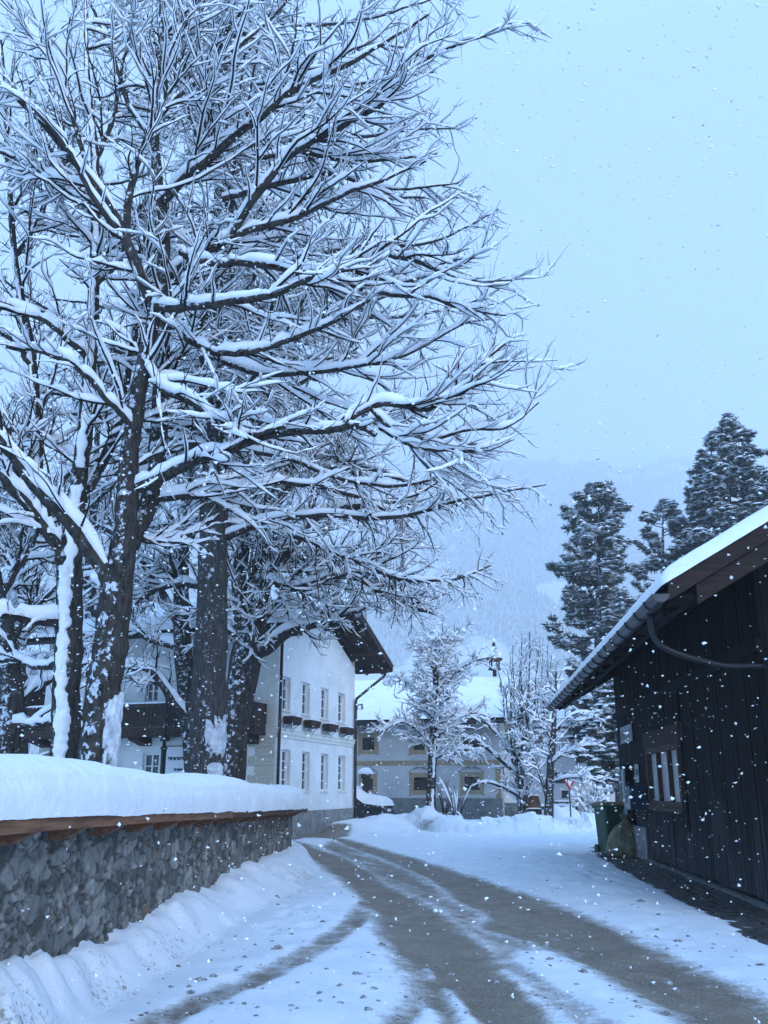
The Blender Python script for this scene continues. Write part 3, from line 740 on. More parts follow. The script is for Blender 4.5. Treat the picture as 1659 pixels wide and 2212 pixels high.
# rescue sign on the front wall
s0, z1_ = on_B(419.5, 1612.5); s1, _ = on_B(361, 1612.5)
scx = (s0 + s1) / 2; z0_ = z1_ - (s1 - s0) * 1.42; z0_ = min(z0_, z1_ - 2.0)
sg = thing('rescue_sign', 'white wall sign reading BERGRETTUNG KRIMML with a green cross emblem, half behind the larch trunk', 'sign', tuple(C1 + Bv * scx + NB * .03 + UP * z0_))
q = MB(); q.box(C1 + Bv * s0 + NB * .012 + UP * z0_, Bv, s1 - s0, NB, .02, UP, z1_ - z0_); q.build('board', M['white_frame'], sg)
q = MB()
for (u0, u1, w0, w1) in ((s0, s1, z1_, z1_ + .03), (s0 - .03, s0, z0_, z1_ + .03), (s1, s1 + .03, z0_, z1_ + .03)):
    q.box(C1 + Bv * u0 + NB * .010 + UP * w0, Bv, u1 - u0, NB, .035, UP, w1 - w0)
q.build('frame', M['zinc'], sg)
M['letter'] = mat('letter', (.025, .055, .07), .6)[0]; M['green'] = mat('green', (.010, .13, .085), .5)[0]; M['petal'] = mat('petal', (.8, .8, .78), .6)[0]; M['yellow'] = mat('yellow', (.45, .36, .06), .6)[0]
face = lambda s, z, d=.036: C1 + Bv * s + NB * d + UP * z
tsz = (s1 - s0) / 11 * 1.28
text_mesh('BERGRETTUNG', tsz, face(scx, z1_ - .44), -Bv, NB, M['letter'], 'lettering', sg, .004, bold=.012)
text_mesh('KRIMML', tsz * .78, face(scx, z1_ - .80), -Bv, NB, M['letter'], 'lettering', sg, .004, bold=.010)
er = (s1 - s0) * .36; ez = z1_ - .80 - .2 - er
for r_ in (er, er * .74):
    em = MB(); n_ = 48
    ring_ = [face(scx + r_ * math.cos(k * 2 * math.pi / n_), ez + r_ * math.sin(k * 2 * math.pi / n_)) for k in range(n_ + 1)]
    for k in range(n_):
        p, q_ = ring_[k], ring_[k + 1]; c0 = face(scx, ez)
        em.add([p, q_, q_ + (q_ - c0) * .03, p + (p - c0) * .03], [(0, 1, 2, 3)])
    em.build('emblem_ring', M['letter'], sg)
em = MB(); t1 = er * .24; t2 = er * .66
em.box(face(scx - t1, ez - t2, .034), Bv, 2 * t1, NB, .008, UP, 2 * t2); em.box(face(scx - t2, ez - t1, .034), Bv, t2 - t1 - .002, NB, .008, UP, 2 * t1); em.box(face(scx + t1 + .002, ez - t1, .034), Bv, t2 - t1 - .002, NB, .008, UP, 2 * t1)
em.build('emblem_cross', M['green'], sg)
em = MB()
for k in range(9):
    a_ = k * 2 * math.pi / 9 + .2; rl_ = er * (.52 if k % 2 else .44)
    c = [face(scx, ez, .046), face(scx + rl_ * .5 * math.cos(a_ - .22), ez + rl_ * .5 * math.sin(a_ - .22), .046), face(scx + rl_ * math.cos(a_), ez + rl_ * math.sin(a_), .046), face(scx + rl_ * .5 * math.cos(a_ + .22), ez + rl_ * .5 * math.sin(a_ + .22), .046)]
    em.prism(c, NB * .004)
em.build('emblem_flower', M['petal'], sg)
em = MB(); em.prism([face(scx + er * .12 * math.cos(k * math.pi / 5), ez + er * .12 * math.sin(k * math.pi / 5), .0515) for k in range(10)], NB * .004); em.build('emblem_flower_centre', M['yellow'], sg)
# notice board
s0, z1_ = on_B(271, 1660); s1, z0_ = on_B(239, 1660)[0], on_B(239, 1692)[1]
nb = thing('notice_board', 'small brown wooden notice board with white papers on the white house front', 'notice board', tuple(C1 + Bv * s0 + UP * z0_))
q = MB(); w_ = .09
for (u0, u1, v0, v1) in ((s0, s0 + w_, z0_, z1_), (s1 - w_, s1, z0_, z1_), (s0 + w_, s1 - w_, z0_, z0_ + w_), (s0 + w_, s1 - w_, z1_ - w_, z1_), (s0 + .12, s1 - .12, z1_ + .002, z1_ + .05), (s0 + .3, s1 - .3, z1_ + .052, z1_ + .10)):
    q.box(C1 + Bv * u0 + NB * .01 + UP * v0, Bv, u1 - u0, NB, .09, UP, v1 - v0)
q.build('frame', M['fascia_dark'], nb)
q = MB(); q.box(C1 + Bv * s0 + NB * .012 + UP * z0_, Bv, s1 - s0, NB, .02, UP, z1_ - z0_); q.build('back_panel', M['plaster_grey'], nb)
for (u, v, w_, h_) in ((.12, .14, .42, .36), (.58, .30, .34, .24), (.60, .12, .28, .14), (.20, .56, .30, .12)):
    W_ = s1 - s0; Hh = z1_ - z0_
    q = MB(); q.box(C1 + Bv * (s1 - (u + w_) * W_) + NB * .034 + UP * (z0_ + v * Hh), Bv, w_ * W_, NB, .004, UP, h_ * Hh); q.build('paper', M['white_frame'], nb)
# wall lamp under the balcony
s_, z_ = on_B(369, 1588)
lm = thing('wall_lamp', 'small dark lamp under the balcony above the white rescue sign', 'lamp', tuple(C1 + Bv * s_ + NB * .25 + UP * (z_ - .2)))
q = MB(); q.lathe(C1 + Bv * s_ + NB * .30 + UP * (z_ - .22), [(.17, 0), (.20, .02), (.13, .14), (.06, .2)], 14); q.build('shade', M['dark_metal'], lm, True)
q = MB(); q.tube([C1 + Bv * s_ + NB * .30 + UP * (z_ - .03), C1 + Bv * s_ + NB * .0 + UP * (z_ - .03)], .025, 6); q.build('arm', M['dark_metal'], lm)
# dark slim post standing in front of the balcony
pb = on_B(352.5, 1650, 1.35); pp = C1 + Bv * pb[0] + NB * 1.35
ps = thing('metal_post', 'slim dark metal post standing in front of the brown balcony', 'post', tuple(pp))
q = MB(); q.tube([pp + UP * -.1, pp + UP * (zs_course - .6)], .085, 10); q.tube([pp + UP * (zs_course - .6), pp + UP * (zs_course + 1.25)], .06, 10); q.build('shaft', M['black_paint'], ps, True)
for z_ in (1.5, zs_course - .6, zs_course + .3): q = MB(); q.lathe(pp + UP * z_, [(.075, -.06), (.115, -.03), (.115, .03), (.07, .06)], 12); q.build('collar', M['black_paint'], ps, True)
q = MB(); zt = zs_course + 1.25
q.lathe(pp + UP * zt, [(.06, 0), (.16, .05), (.19, .1), (.10, .26), (.03, .36)], 12); q.build('cap', M['black_paint'], ps, True)

# ================================================================== the long farmhouse across the square
FL = G(767, 1767.5); FR = G(1083, 1770); FL.z = FR.z = 0
FA = (FR - FL).normalized(); FN = Vector((FA.y, -FA.x, 0)); FO = FL - FA * 6.0
def on_F(x, y, off=0): p = WP(x, y, FO + FN * off, FN); return (p - FO).dot(FA), p.z
LF = on_F(1083, 1700)[0]
fh = thing('farmhouse', 'long grey rendered farmhouse with ochre window surrounds and a snow covered roof', 'house', tuple(FO + FA * 8))
fz_e = on_F(900, 1560)[1]; fz_r = 0
ops = []
for x0, y0, x1, y1 in ((785, 1682, 806, 1706), (894, 1679, 923, 1707), (1004, 1678, 1036, 1706), (783, 1593, 809, 1620), (893, 1594, 919, 1620), (1001, 1595, 1036, 1622)):
    sa, zb = on_F(x0, y1); sb, zt = on_F(x1, y0); ops.append((sa, sb, zb, zt))
for dx in (5.0,): ops.append((ops[0][0] - dx, ops[0][1] - dx, ops[0][2], ops[0][3]))
zpl = on_F(900, 1724)[1]
wm = MB(); wall(wm, FO, FA, FN, LF, zpl, fz_e + .3, ops, .22)
Fd = 9.0; p = FO + FA * LF
RZ = on_F(900, 1480)[1]                                # ridge seen over the eave
fridge = H + (RZ - H) * (p.y + Fd / 2) / p.y
wm.add([p, p - FN * Fd, p - FN * Fd + UP * fz_e, p - FN * Fd / 2 + UP * (fridge - .4), p + UP * (fz_e + .2)], [(0, 1, 2, 3, 4)])
wm.add([FO, FO - FN * Fd, FO - FN * Fd + UP * fz_e, FO - FN * Fd / 2 + UP * (fridge - .4), FO + UP * (fz_e + .2)], [(4, 3, 2, 1, 0)])
wm.build('wall', M['plaster_grey'], fh)
q = MB(); q.box(FO + FN * .04 + UP * -.3, FA, LF + .04, FN, -.3, UP, zpl + .3); q.build('plinth', M['plinth_dark'], fh)
zb0, zb1 = on_F(820, 1654)[1], on_F(820, 1643.5)[1]
q = MB(); q.box(FO + FN * .006 + UP * zb0, FA, LF, FN, -.05, UP, zb1 - zb0); q.build('ochre_band', M['ochre'], fh)
q = MB(); q.box(FO + FA * (LF - .28) + FN * .012 + UP * zpl, FA, .28, FN, -.05, UP, zb0 - zpl - .004); q.build('ochre_band', M['ochre'], fh)
for (s0, s1, z0, z1) in ops:
    fo = window(FO, FA, FN, s0, s1, z0, z1, .16, 2, 2, fh, M['old_frame'], M['glass_pale'] if s0 < ops[0][1] + .01 and z1 < zb0 and s0 > ops[0][0] - 1 else M['glass'], .07, .05)
    q = MB(); w_ = .24
    for (u0, u1, v0, v1) in ((s0 - w_, s0 - .002, z0 - w_, z1 + w_), (s1 + .002, s1 + w_, z0 - w_, z1 + w_), (s0 - .002, s1 + .002, z0 - w_, z0 - .002), (s0 - .002, s1 + .002, z1 + .002, z1 + w_),
                             (s0 - w_ - .06, s0 - w_ + .1, z1 + w_ + .002, z1 + w_ + .06), (s1 + w_ - .1, s1 + w_ + .06, z1 + w_ + .002, z1 + w_ + .06), (s0 - w_ - .06, s0 - w_ + .1, z0 - w_ - .06, z0 - w_ - .002), (s1 + w_ - .1, s1 + w_ + .06, z0 - w_ - .06, z0 - w_ - .002)):
        q.box(FO + FA * u0 + FN * .009 + UP * v0, FA, u1 - u0, FN, -.03, UP, v1 - v0)
    q.build('surround', M['ochre'], fo)
    q = MB(); mid = (s0 + s1) / 2; zt = z1 + w_ + .05      # painted scroll over the window
    for sg_ in (-1, 1):
        q.tube([FO + FA * (mid + sg_ * r_ * math.cos(a_)) + FN * .012 + UP * (zt + h_ * math.sin(a_)) for r_, h_, a_ in [(.55 - k * .02, .28 - k * .012, k * math.pi / 9) for k in range(9)]], .018, 4)
        q.tube([FO + FA * (mid + sg_ * (.05 + .16 * math.sin(k * .5))) + FN * .012 + UP * (zt + .10 + k * .05) for k in range(7)], .018, 4)
    q.build('scroll', M['plinth_dark'], fo)
    q = MB()
    for k in range(1, 5): x_ = s0 + (s1 - s0) * k / 5; q.tube([FO + FA * x_ - FN * .03 + UP * (z0 + .01), FO + FA * x_ - FN * .03 + UP * (z1 - .01)], .014, 4)
    for k in range(1, 4): z_ = z0 + (z1 - z0) * k / 4; q.tube([FO + FA * (s0 + .01) - FN * .03 + UP * z_, FO + FA * (s1 - .01) - FN * .03 + UP * z_], .014, 4)
    q.build('grille', M['dark_metal'], fo)
fe = .9
rm = MB()
q4 = lambda d, z: [FO - FA * .8 + FN * d + UP * z, FO + FA * (LF + .9) + FN * d + UP * z]
sl_ = (fridge - fz_e) / (Fd / 2 + fe)
for d0, z0, d1, z1 in ((fe, fz_e, -Fd / 2, fridge), (-Fd - fe, fz_e, -Fd / 2, fridge)):
    a_, b_ = q4(d0, z0); d_, c_ = q4(d1, z1)
    rm.prism([a_ - UP * .2, b_ - UP * .2, c_ - UP * .2, d_ - UP * .2] if d0 > 0 else [b_ - UP * .2, a_ - UP * .2, d_ - UP * .2, c_ - UP * .2], UP * .2)
fr = rm.build('roof', M['soffit'], fh)
q = MB(); a_, b_ = q4(fe + .07, fz_e - .10); q.tube([a_, b_], .08, 8); q.build('gutter', M['dark_metal'], fr, True)
vs = []; nx_, ny_ = 60, 16
for i in range(nx_):
    s = -.9 + (LF + 1.9) * i / (nx_ - 1)
    for j in range(ny_):
        u = j / (ny_ - 1); d = fe + .06 - u * (Fd / 2 + fe + .06)
        ed = min(s + .9, LF + 1.0 - s, fe + .06 - d + .02)
        th = .38 * math.sqrt(max(0, 1 - (1 - min(1, ed / .35)) ** 2)) * (.85 + .3 * float(fbm(s * .7, d * .7, 3, 95)))
        vs.append(FO + FA * s + FN * d + UP * (fz_e + (fe - d) * sl_ + .005 + th))
fs = [(i * ny_ + j, (i + 1) * ny_ + j, (i + 1) * ny_ + j + 1, i * ny_ + j + 1) for i in range(nx_ - 1) for j in range(ny_ - 1)]
nb_ = len(vs)
vs += [FO + FA * s + FN * (-Fd - fe) + UP * (fz_e + .3) for s in (-.9, LF + 1.0)]
fs.append((ny_ - 1, (nx_ - 1) * ny_ + ny_ - 1, nb_ + 1, nb_))
raw('roof_snow', vs, fs, M['snow_soft'], fr, True)
q = MB(); sc_, zc_ = on_F(768, 1500, 0); cc = FO + FA * (sc_ + .15) + FN * .2; zz_ = fz_e + (fe - .2) * sl_ + .33   # little vent on the snowy roof
q.tube([cc + UP * (zz_ - .3), cc + UP * (zz_ + .30), cc + FA * .3 + UP * (zz_ + .34), cc + FA * .3 + UP * (zz_ + .1)], .06, 6); q.build('vent_pipe', M['dark_metal'], fr)
# bell turret riding on the ridge
bt = D(1070, 1480, p.y + Fd / 2); bs_ = (bt - FO).dot(FA); bc = FO + FA * bs_ - FN * Fd / 2
zt0 = D(1070, 1430, bc.y).z; zt1 = D(1070, 1421, bc.y).z; zt2 = D(1068, 1400, bc.y).z; zt3 = D(1066, 1381, bc.y).z
q = MB(); q.lathe(bc + UP * 0, [(.20, fridge - .3), (.13, fridge + .2), (.11, zt0 - .45), (.16, zt0 - .42)], 8)
for k in range(4):
    a_ = k * math.pi / 2 + .4; q.tube([bc + Vector((math.cos(a_) * .30, math.sin(a_) * .30, zt0 - .42)), bc + Vector((math.cos(a_) * .34, math.sin(a_) * .34, zt0 + .1))], .05, 5)
q.lathe(bc, [(.38, zt0 - .48), (.38, zt0 - .40)], 10)
tu = q.build('bell_turret', M['soffit'], fh)
q = MB(); q.lathe(bc, [(.40, zt0 + .06), (.50, zt0 + .14), (.50, zt0 + .2), (.3, zt0 + .26)], 10); q.build('turret_roof', M['fascia_dark'], tu)
q = MB(); q.lathe(bc, [(.50, zt0 + .201), (.50, zt0 + .36), (.44, zt0 + .62), (.27, zt2 - .15), (.15, zt2 + .05), (.03, zt2 + .12)], 14); q.build('turret_snow', M['snow_soft'], tu, True)
q = MB(); q.lathe(bc, [(.03, zt2 - .1), (.10, zt2 + .12), (.10, zt2 + .28), (.03, zt3 - .1), (.008, zt3 + .1)], 8); q.build('finial', M['dark_metal'], tu, True)
# pale entrance wing beyond its corner
q = MB(); wb = p - FN * 1.6
wall(q, wb, FA, FN, 1.1, 0, fz_e - .4, [], .2)
q.box(wb + FA * .72 + FN * .02, FA, .38, FN, -.4, UP, fz_e - .4); q.build('entrance_wing', M['plaster'], fh)
q = MB(); q.box(wb + FN * .03 + UP * -.3, FA, .7, FN, -.3, UP, 1.1); q.build('wing_plinth', M['plinth_dark'], fh)

# ================================================================== white modern house further back on the right
ML = D(1106, 1705, 54); MR = D(1350, 1705, 52); ML.z = MR.z = 0
MA = (MR - ML).normalized(); MN = Vector((MA.y, -MA.x, 0)); LM = (MR - ML).length
def on_M(x, y): p = WP(x, y, ML, MN); return (p - ML).dot(MA), p.z
mh = thing('modern_house', 'white rendered house with dark wide windows behind the give way sign and the stone pines', 'house', tuple(ML + MA * 3))
mt_ = on_M(1260, 1568)[1]
ops = []
for x0, y0, x1, y1 in ((1281, 1668, 1327, 1688), (1199, 1669, 1226, 1690), (1137, 1668, 1152, 1714), (1214, 1708, 1231, 1722)):
    sa, zb = on_M(x0, y1); sb, zt = on_M(x1, y0); ops.append((sa, sb, zb, zt))
q = MB(); wall(q, ML, MA, MN, LM, -.2, mt_, ops, .2)
e_ = ML + MA * LM
q.add([e_ - UP * .2, e_ - MN * 8 - UP * .2, e_ - MN * 8 + UP * mt_, e_ - MN * 4 + UP * (mt_ + 1.4), e_ + UP * mt_], [(0, 1, 2, 3, 4)])
q.add([ML - UP * .2, ML - MN * 8 - UP * .2, ML - MN * 8 + UP * mt_, ML - MN * 4 + UP * (mt_ + 1.4), ML + UP * mt_], [(4, 3, 2, 1, 0)])
q.build('wall', M['plaster_far'], mh)
for (s0, s1, z0, z1) in ops: window(ML, MA, MN, s0, s1, z0, z1, .14, 2, 1, mh, M['dark_metal'], M['glass_pale'], .06, .05, M['zinc'])
q = MB()
for d0, d1 in ((.9, -4), (-8.9, -4)):
    z0 = mt_ - .02 - .9 * .35; z1 = mt_ + 1.42
    pts = [ML - MA * .8 + MN * d0 + UP * z0, ML + MA * (LM + .8) + MN * d0 + UP * z0, ML + MA * (LM + .8) + MN * d1 + UP * z1, ML - MA * .8 + MN * d1 + UP * z1]
    if d0 < 0: pts = [pts[1], pts[0], pts[3], pts[2]]
    q.prism(pts, UP * .16)
mr = q.build('roof', M['soffit'], mh)
vs = []; nx_, ny_ = 30, 12
for i in range(nx_):
    for j in range(ny_):
        s = -.85 + (LM + 1.7) * i / (nx_ - 1); u = j / (ny_ - 1); d = .95 - u * 4.95
        ed = min(s + .85, LM + .85 - s, .97 - d); th = .36 * math.sqrt(max(0, 1 - (1 - min(1, ed / .35)) ** 2))
        vs.append(ML + MA * s + MN * d + UP * (mt_ - .335 + (.9 - d) * .3585 + .165 + th))
fs = [(i * ny_ + j, (i + 1) * ny_ + j, (i + 1) * ny_ + j + 1, i * ny_ + j + 1) for i in range(nx_ - 1) for j in range(ny_ - 1)]
raw('roof_snow', vs, fs, M['snow_soft'], mr, True)

# neighbour house far left behind the maples
NL = D(-60, 1700, 34); NR = D(86, 1700, 36); NL.z = NR.z = 0
NA = (NR - NL).normalized(); NN = Vector((NA.y, -NA.x, 0))
nh = thing('neighbour_house', 'pale house with a dark timber upper floor behind the leftmost maple', 'house', tuple(NL))
zt = WP(40, 1590, NL, NN).z
q = MB(); wall(q, NL - NA * 3, NA, NN, (NR - NL).length + 2.4, -.1, zt, [(4.2, 4.9, 1.2, 2.6)], .2); q.build('wall', M['plaster'], nh)
window(NL - NA * 3, NA, NN, 4.2, 4.9, 1.2, 2.6, .14, 1, 2, nh, M['dark_metal'], M['glass'], .06)
q = MB(); q.box(NL - NA * 3.2 + NN * .5 + UP * zt, NA, (NR - NL).length + 3.2, NN, -8, UP, 2.6); q.build('timber_storey', M['brown_wood'], nh)
q = MB(); L_ = (NR - NL).length + 4.6
for d0, z0, d1, z1 in ((1.6, zt + 2.2, -3.5, zt + 4.0), (-8.6, zt + 2.2, -3.5, zt + 4.0)):
    pts = [NL - NA * 4 + NN * d0 + UP * z0, NL - NA * 4 + NA * L_ + NN * d0 + UP * z0, NL - NA * 4 + NA * L_ + NN * d1 + UP * z1, NL - NA * 4 + NN * d1 + UP * z1]
    if d0 < 0: pts = [pts[1], pts[0], pts[3], pts[2]]
    q.prism(pts, UP * .2)
nr = q.build('roof', M['soffit'], nh)
q = MB()
for d0, z0, d1, z1 in ((1.7, zt + 2.17, -3.5, zt + 4.0), (-8.7, zt + 2.17, -3.5, zt + 4.0)):
    pts = [NL - NA * 4.05 + NN * d0 + UP * (z0 + .205), NL - NA * 3.95 + NA * L_ + NN * d0 + UP * (z0 + .205), NL - NA * 3.95 + NA * L_ + NN * d1 + UP * (z1 + .205), NL - NA * 4.05 + NN * d1 + UP * (z1 + .205)]
    if d0 < 0: pts = [pts[1], pts[0], pts[3], pts[2]]
    q.prism(pts, UP * .36)
q.build('roof_snow', M['snow_soft'], nr)
# reddish wooden fence panel seen above the wall snow
w0 = D(65, 1690, 29); w1 = D(104, 1690, 28.2)
wf = thing('wooden_fence', 'short reddish brown slatted fence beside the quoined corner of the white house', 'fence', (w0.x, w0.y, .3))
fa = Vector((w1.x - w0.x, w1.y - w0.y, 0)); fl = fa.length; fa.normalize(); fn = Vector((fa.y, -fa.x, 0)); zt = D(104, 1625, 28.2).z; zt0_ = D(65, 1640, 29).z
q = MB(); k = 0
while k * .13 < fl:
    z1_ = zt0_ + (zt - zt0_) * k * .13 / fl
    q.box(Vector((w0.x, w0.y, .2)) + fa * k * .13, fa, .10, fn, .025, UP, z1_ - .35); k += 1
q.build('slats', M['fascia_dark'], wf)
q = MB(); a_ = Vector((w0.x, w0.y, zt0_ - .14)); b_ = Vector((w0.x, w0.y, zt - .14)) + fa * fl
for dz in (0, -.5): q.prism([a_ + UP * dz, a_ + UP * (dz + .13), a_ + fn * .07 + UP * (dz + .13), a_ + fn * .07 + UP * dz], b_ - a_)
q.build('rail', M['fascia'], wf)
snow_strip([a_ + UP * .13 + fn * .03, b_ + UP * .13 + fn * .03], .12, .08, fn, 8, 20, parent=wf)

# ================================================================== the black timber barn
def on_W(x, y, off=0): p = WP(x, y, BARN_O + BARN_N * off, BARN_N); return (p - BARN_O).dot(BARN_A), p.z
BP = lambda s, z, d=0: Vector((BARN_O.x, BARN_O.y, 0)) + BARN_A * s + BARN_N * d + UP * z
s_far = on_W(1343, 1700)[0]; s_near = barn_s(*G(1657, 1969)[:2]) - .9
barn = thing('barn', 'black weathered timber barn with deep eaves, zinc gutter and snow on its roof', 'barn', tuple(BP((s_far + s_near) / 2, 0, -3)))
OVH = 1.45
g0 = on_W(1446, 1285, OVH); g1 = on_W(1198, 1528, OVH)
gs0, gs1 = g0[0], max(g1[0], s_far + .9); gz = (g0[1] + g1[1]) / 2 - .02
print('barn', s_near, s_far, g0, g1, G(1657, 1969), BARN_O)
vo = BP(gs0, gz + .16, OVH)
v2 = WP(1659, 1108, vo, BARN_A)
e1_ = WP(1454, 1232, vo, BARN_A)
bsl = (v2.z - e1_.z) / abs((v2 - e1_).dot(BARN_N))
print('slope', math.degrees(math.atan(bsl)), e1_, v2, vo)
bsl = min(max(bsl, .45), .75)
ws0, wz1 = on_W(1464, 1605, .06); ws1, wz0 = on_W(1404, 1740, .06)
wz1 = on_W(1406, 1617, .06)[1]
ds0, ds1 = on_W(1371, 1700)[0], on_W(1352, 1700)[0]; dz0, dz1 = .25, on_W(1360, 1650)[1]
wtop = gz + .16 + (OVH) * bsl
boards = MB(); s = s_near
while s < s_far:
    w_ = random.choice([.15, .17, .19, .22]); e_ = min(s + w_ - .008, s_far); th = random.uniform(.015, .032); bot = .10 + random.uniform(0, .05)
    if 0.2 < s < 2.3: bot = .72
    spans = [(bot, wtop)]
    if e_ > ws0 and s < ws1: spans = [(bot, wz0), (wz1, wtop)]
    if e_ > ds0 and s < ds1: spans = [(dz1, wtop)]
    for z0, z1 in spans: boards.box(BP(s, z0, -.02), BARN_A, e_ - s, BARN_N, .02 + th, UP, z1 - z0)
    s += w_
boards.build('board_wall', M['barn_board'], barn)
q = MB()
wall(q, BP(s_near, 0, -.03), BARN_A, BARN_N, s_far - s_near, -.1, wtop, [(ws0 - s_near, ws1 - s_near, wz0, wz1), (ds0 - s_near, ds1 - s_near, dz0, dz1)], .25)
W_ = 7.0
for s_, fl_ in ((s_near, 1), (s_far, 0)):
    pts = [BP(s_, -.1, -.03), BP(s_, -.1, -W_), BP(s_, wtop - .1, -W_), BP(s_, wtop + W_ / 2 * bsl - .2, -W_ / 2), BP(s_, wtop - .1, -.03)]
    q.add(pts if fl_ else pts[::-1], [(0, 1, 2, 3, 4)])
q.add([BP(ds0, dz0, -.3), BP(ds1, dz0, -.3), BP(ds1, dz1, -.3), BP(ds0, dz1, -.3)], [(0, 1, 2, 3)])
q.build('core_wall', M['barn_beam'], barn)
q = MB(); zb = on_W(1659, 1385)[1]
q.box(BP(s_near, zb - .1, .0), BARN_A, s_far - s_near, BARN_N, .10, UP, .17)
q.box(BP(on_W(1478, 1600)[0], .8, .005), BARN_A, .14, BARN_N, .055, UP, zb - .92); q.build('beam', M['barn_beam'], barn)
q = MB(); q.box(BP(.22, -.1, -.02), BARN_A, 2.1, BARN_N, .06, UP, .80); q.build('footing', M['plinth'], barn)
q = MB(); q.box(BP(s_near, -.08, -.05), BARN_A, .2 - s_near, BARN_N, .12, UP, .155); q.build('sill_stone', M['plinth_dark'], barn)
q = MB(); q.box(BP(s_far - .25, -.1, -.08), BARN_A, .26, BARN_N, .14, UP, on_W(1345, 1660)[1]); q.build('corner_pier', M['plinth'], barn)
# door jamb and window
q = MB(); q.box(BP(ds1 - .12, dz0, .02), BARN_A, .30, BARN_N, .04, UP, dz1 - dz0 - .1); q.build('door_jamb', M['plaster_grey'], barn)
fr_ = MB(); d_ = .02
for (u0, u1, v0, v1, th) in ((ws0 - .02, ws0 + .12, wz0, wz1, .05), (ws1 - .12, ws1 + .02, wz0, wz1, .05), (ws0 + .12, ws1 - .12, wz0, wz0 + .10, .05), (ws0 + .12, ws1 - .12, wz1 - .10, wz1, .05)):
    fr_.box(BP(u0, v0, d_ - .06), BARN_A, u1 - u0, BARN_N, th + .06, UP, v1 - v0)
for k in (1, 2):
    x_ = ws0 + (ws1 - ws0) * k / 3; fr_.box(BP(x_ - .035, wz0 + .1, d_ - .06), BARN_A, .07, BARN_N, .09, UP, wz1 - wz0 - .2)
bw = fr_.build('window', M['old_frame'], barn)
q = MB(); q.box(BP(ws0 - .35, wz1 + .003, .015), BARN_A, ws1 - ws0 + .6, BARN_N, .04, UP, .34); q.build('board_surround', M['brown_wood'], bw)
q = MB(); q.box(BP(ws0 - .04, wz0 - .08, .0), BARN_A, ws1 - ws0 + .08, BARN_N, .10, UP, .075); q.build('sill', M['old_frame'], bw)
for k, cc_ in enumerate([((.38, .38, .36), (.66, .66, .62)), ((.36, .30, .33), (.62, .55, .58)), ((.28, .34, .34), (.62, .68, .66))]):
    M['curt%d' % k] = speckled('curtain', cc_[0], cc_[1], 4, .35, 0, stretch=(5, 5, .6), spec=.5)
    x0 = ws0 + (ws1 - ws0) * k / 3 + .04; x1 = ws0 + (ws1 - ws0) * (k + 1) / 3 - .04
    q = MB(); q.box(BP(x0, wz0 + .09, -.045), BARN_A, x1 - x0, BARN_N, .015, UP, wz1 - wz0 - .18); q.build('pane', M['curt%d' % k], bw)
# roof
rw = W_ / 2 + OVH
def BR(s, d, dz=0): return BP(s, gz + .16 + (OVH - d) * bsl + dz, d)      # on the roof plane
q = MB(); vs0, vs1 = gs0 - .0, gs1 + .15
for d0, d1 in ((OVH, -W_ / 2), (-W_ - OVH, -W_ / 2)):
    f_ = (lambda s, d: BR(s, d)) if d0 > 0 else (lambda s, d: BR(s, -W_ - d))
    pts = [f_(vs0, d0), f_(vs1, d0), f_(vs1, d1), f_(vs0, d1)]
    q.prism([p - UP * .14 for p in pts], UP * .14)
bro = q.build('roof', M['barn_beam'], barn)
q = MB()
for dz, h_, off in ((-.20, .20, .05), (-.43, .222, -.03)):
    for d0, d1, sg_ in ((OVH + .02 - (0 if off > 0 else .32), -W_ / 2, 1),):
        a_, b_ = BR(vs0 - .05 - off * .5, d0, dz), BR(vs0 - .05 - off * .5, d1, dz)
        q.prism([a_, a_ + BARN_A * .05, a_ + BARN_A * .05 + UP * h_, a_ + UP * h_], b_ - a_)
    a_, b_ = BR(vs0 - .05, OVH, dz), BR(vs0 - .05, -W_ / 2, dz)
    a_ = BP(barn_s(a_.x, a_.y), a_.z, -W_ - OVH)
    q.prism([a_, a_ + BARN_A * .05, a_ + BARN_A * .05 + UP * h_, a_ + UP * h_], b_ - a_)
q.build('barge_board', M['barge'], bro)
k = vs0 + .5
while k < vs1:
    q = MB(); a_, b_ = BR(k, OVH - .06, -.32), BR(k, -.05, -.32); q.prism([a_, a_ + BARN_A * .12, a_ + BARN_A * .12 + UP * .16, a_ + UP * .16], b_ - a_); k += .95
    q.build('rafter', M['barn_beam'], bro)
for w_ in (0,):
    q = MB(); a_, b_ = BP(vs0 + .02, gz - .02, OVH - .30), BP(vs1, gz - .02, OVH - .30)
    q.prism([a_, a_ + BARN_N * .25, a_ + BARN_N * .25 + UP * .05, a_ + UP * .05], b_ - a_); q.build('eave_board', M['barn_beam'], bro)
# half-round gutter with hangers
gr = .098; q = MB(); n_ = 9; L_ = gs1 - gs0 + .12
vs_ = []
for i in range(2):
    s_ = gs0 - .08 + i * L_
    for j in range(n_):
        a_ = math.pi + math.pi * j / (n_ - 1)
        vs_.append(BP(s_, gz + gr * math.sin(a_) + .02, OVH + .11 + gr * math.cos(a_)))
q.add(vs_, [(j, j + 1, n_ + j + 1, n_ + j) for j in range(n_ - 1)] + [tuple(range(n_))[::-1], tuple(range(n_, 2 * n_))])
gut = q.build('gutter', M['zinc'], bro, False)
k = gs0 + .35
while k < gs1:
    q = MB(); q.tube([BP(k, gz + (gr + .010) * math.sin(math.pi + math.pi * j / 8) + .02, OVH + .11 + (gr + .010) * math.cos(math.pi + math.pi * j / 8)) for j in range(9)], .013, 5); k += .62
    q.build('hanger', M['dark_metal'], gut)
dp0 = on_W(1404, 1322, OVH + .1)[0]
dpe = on_W(1672, 1446, .1)
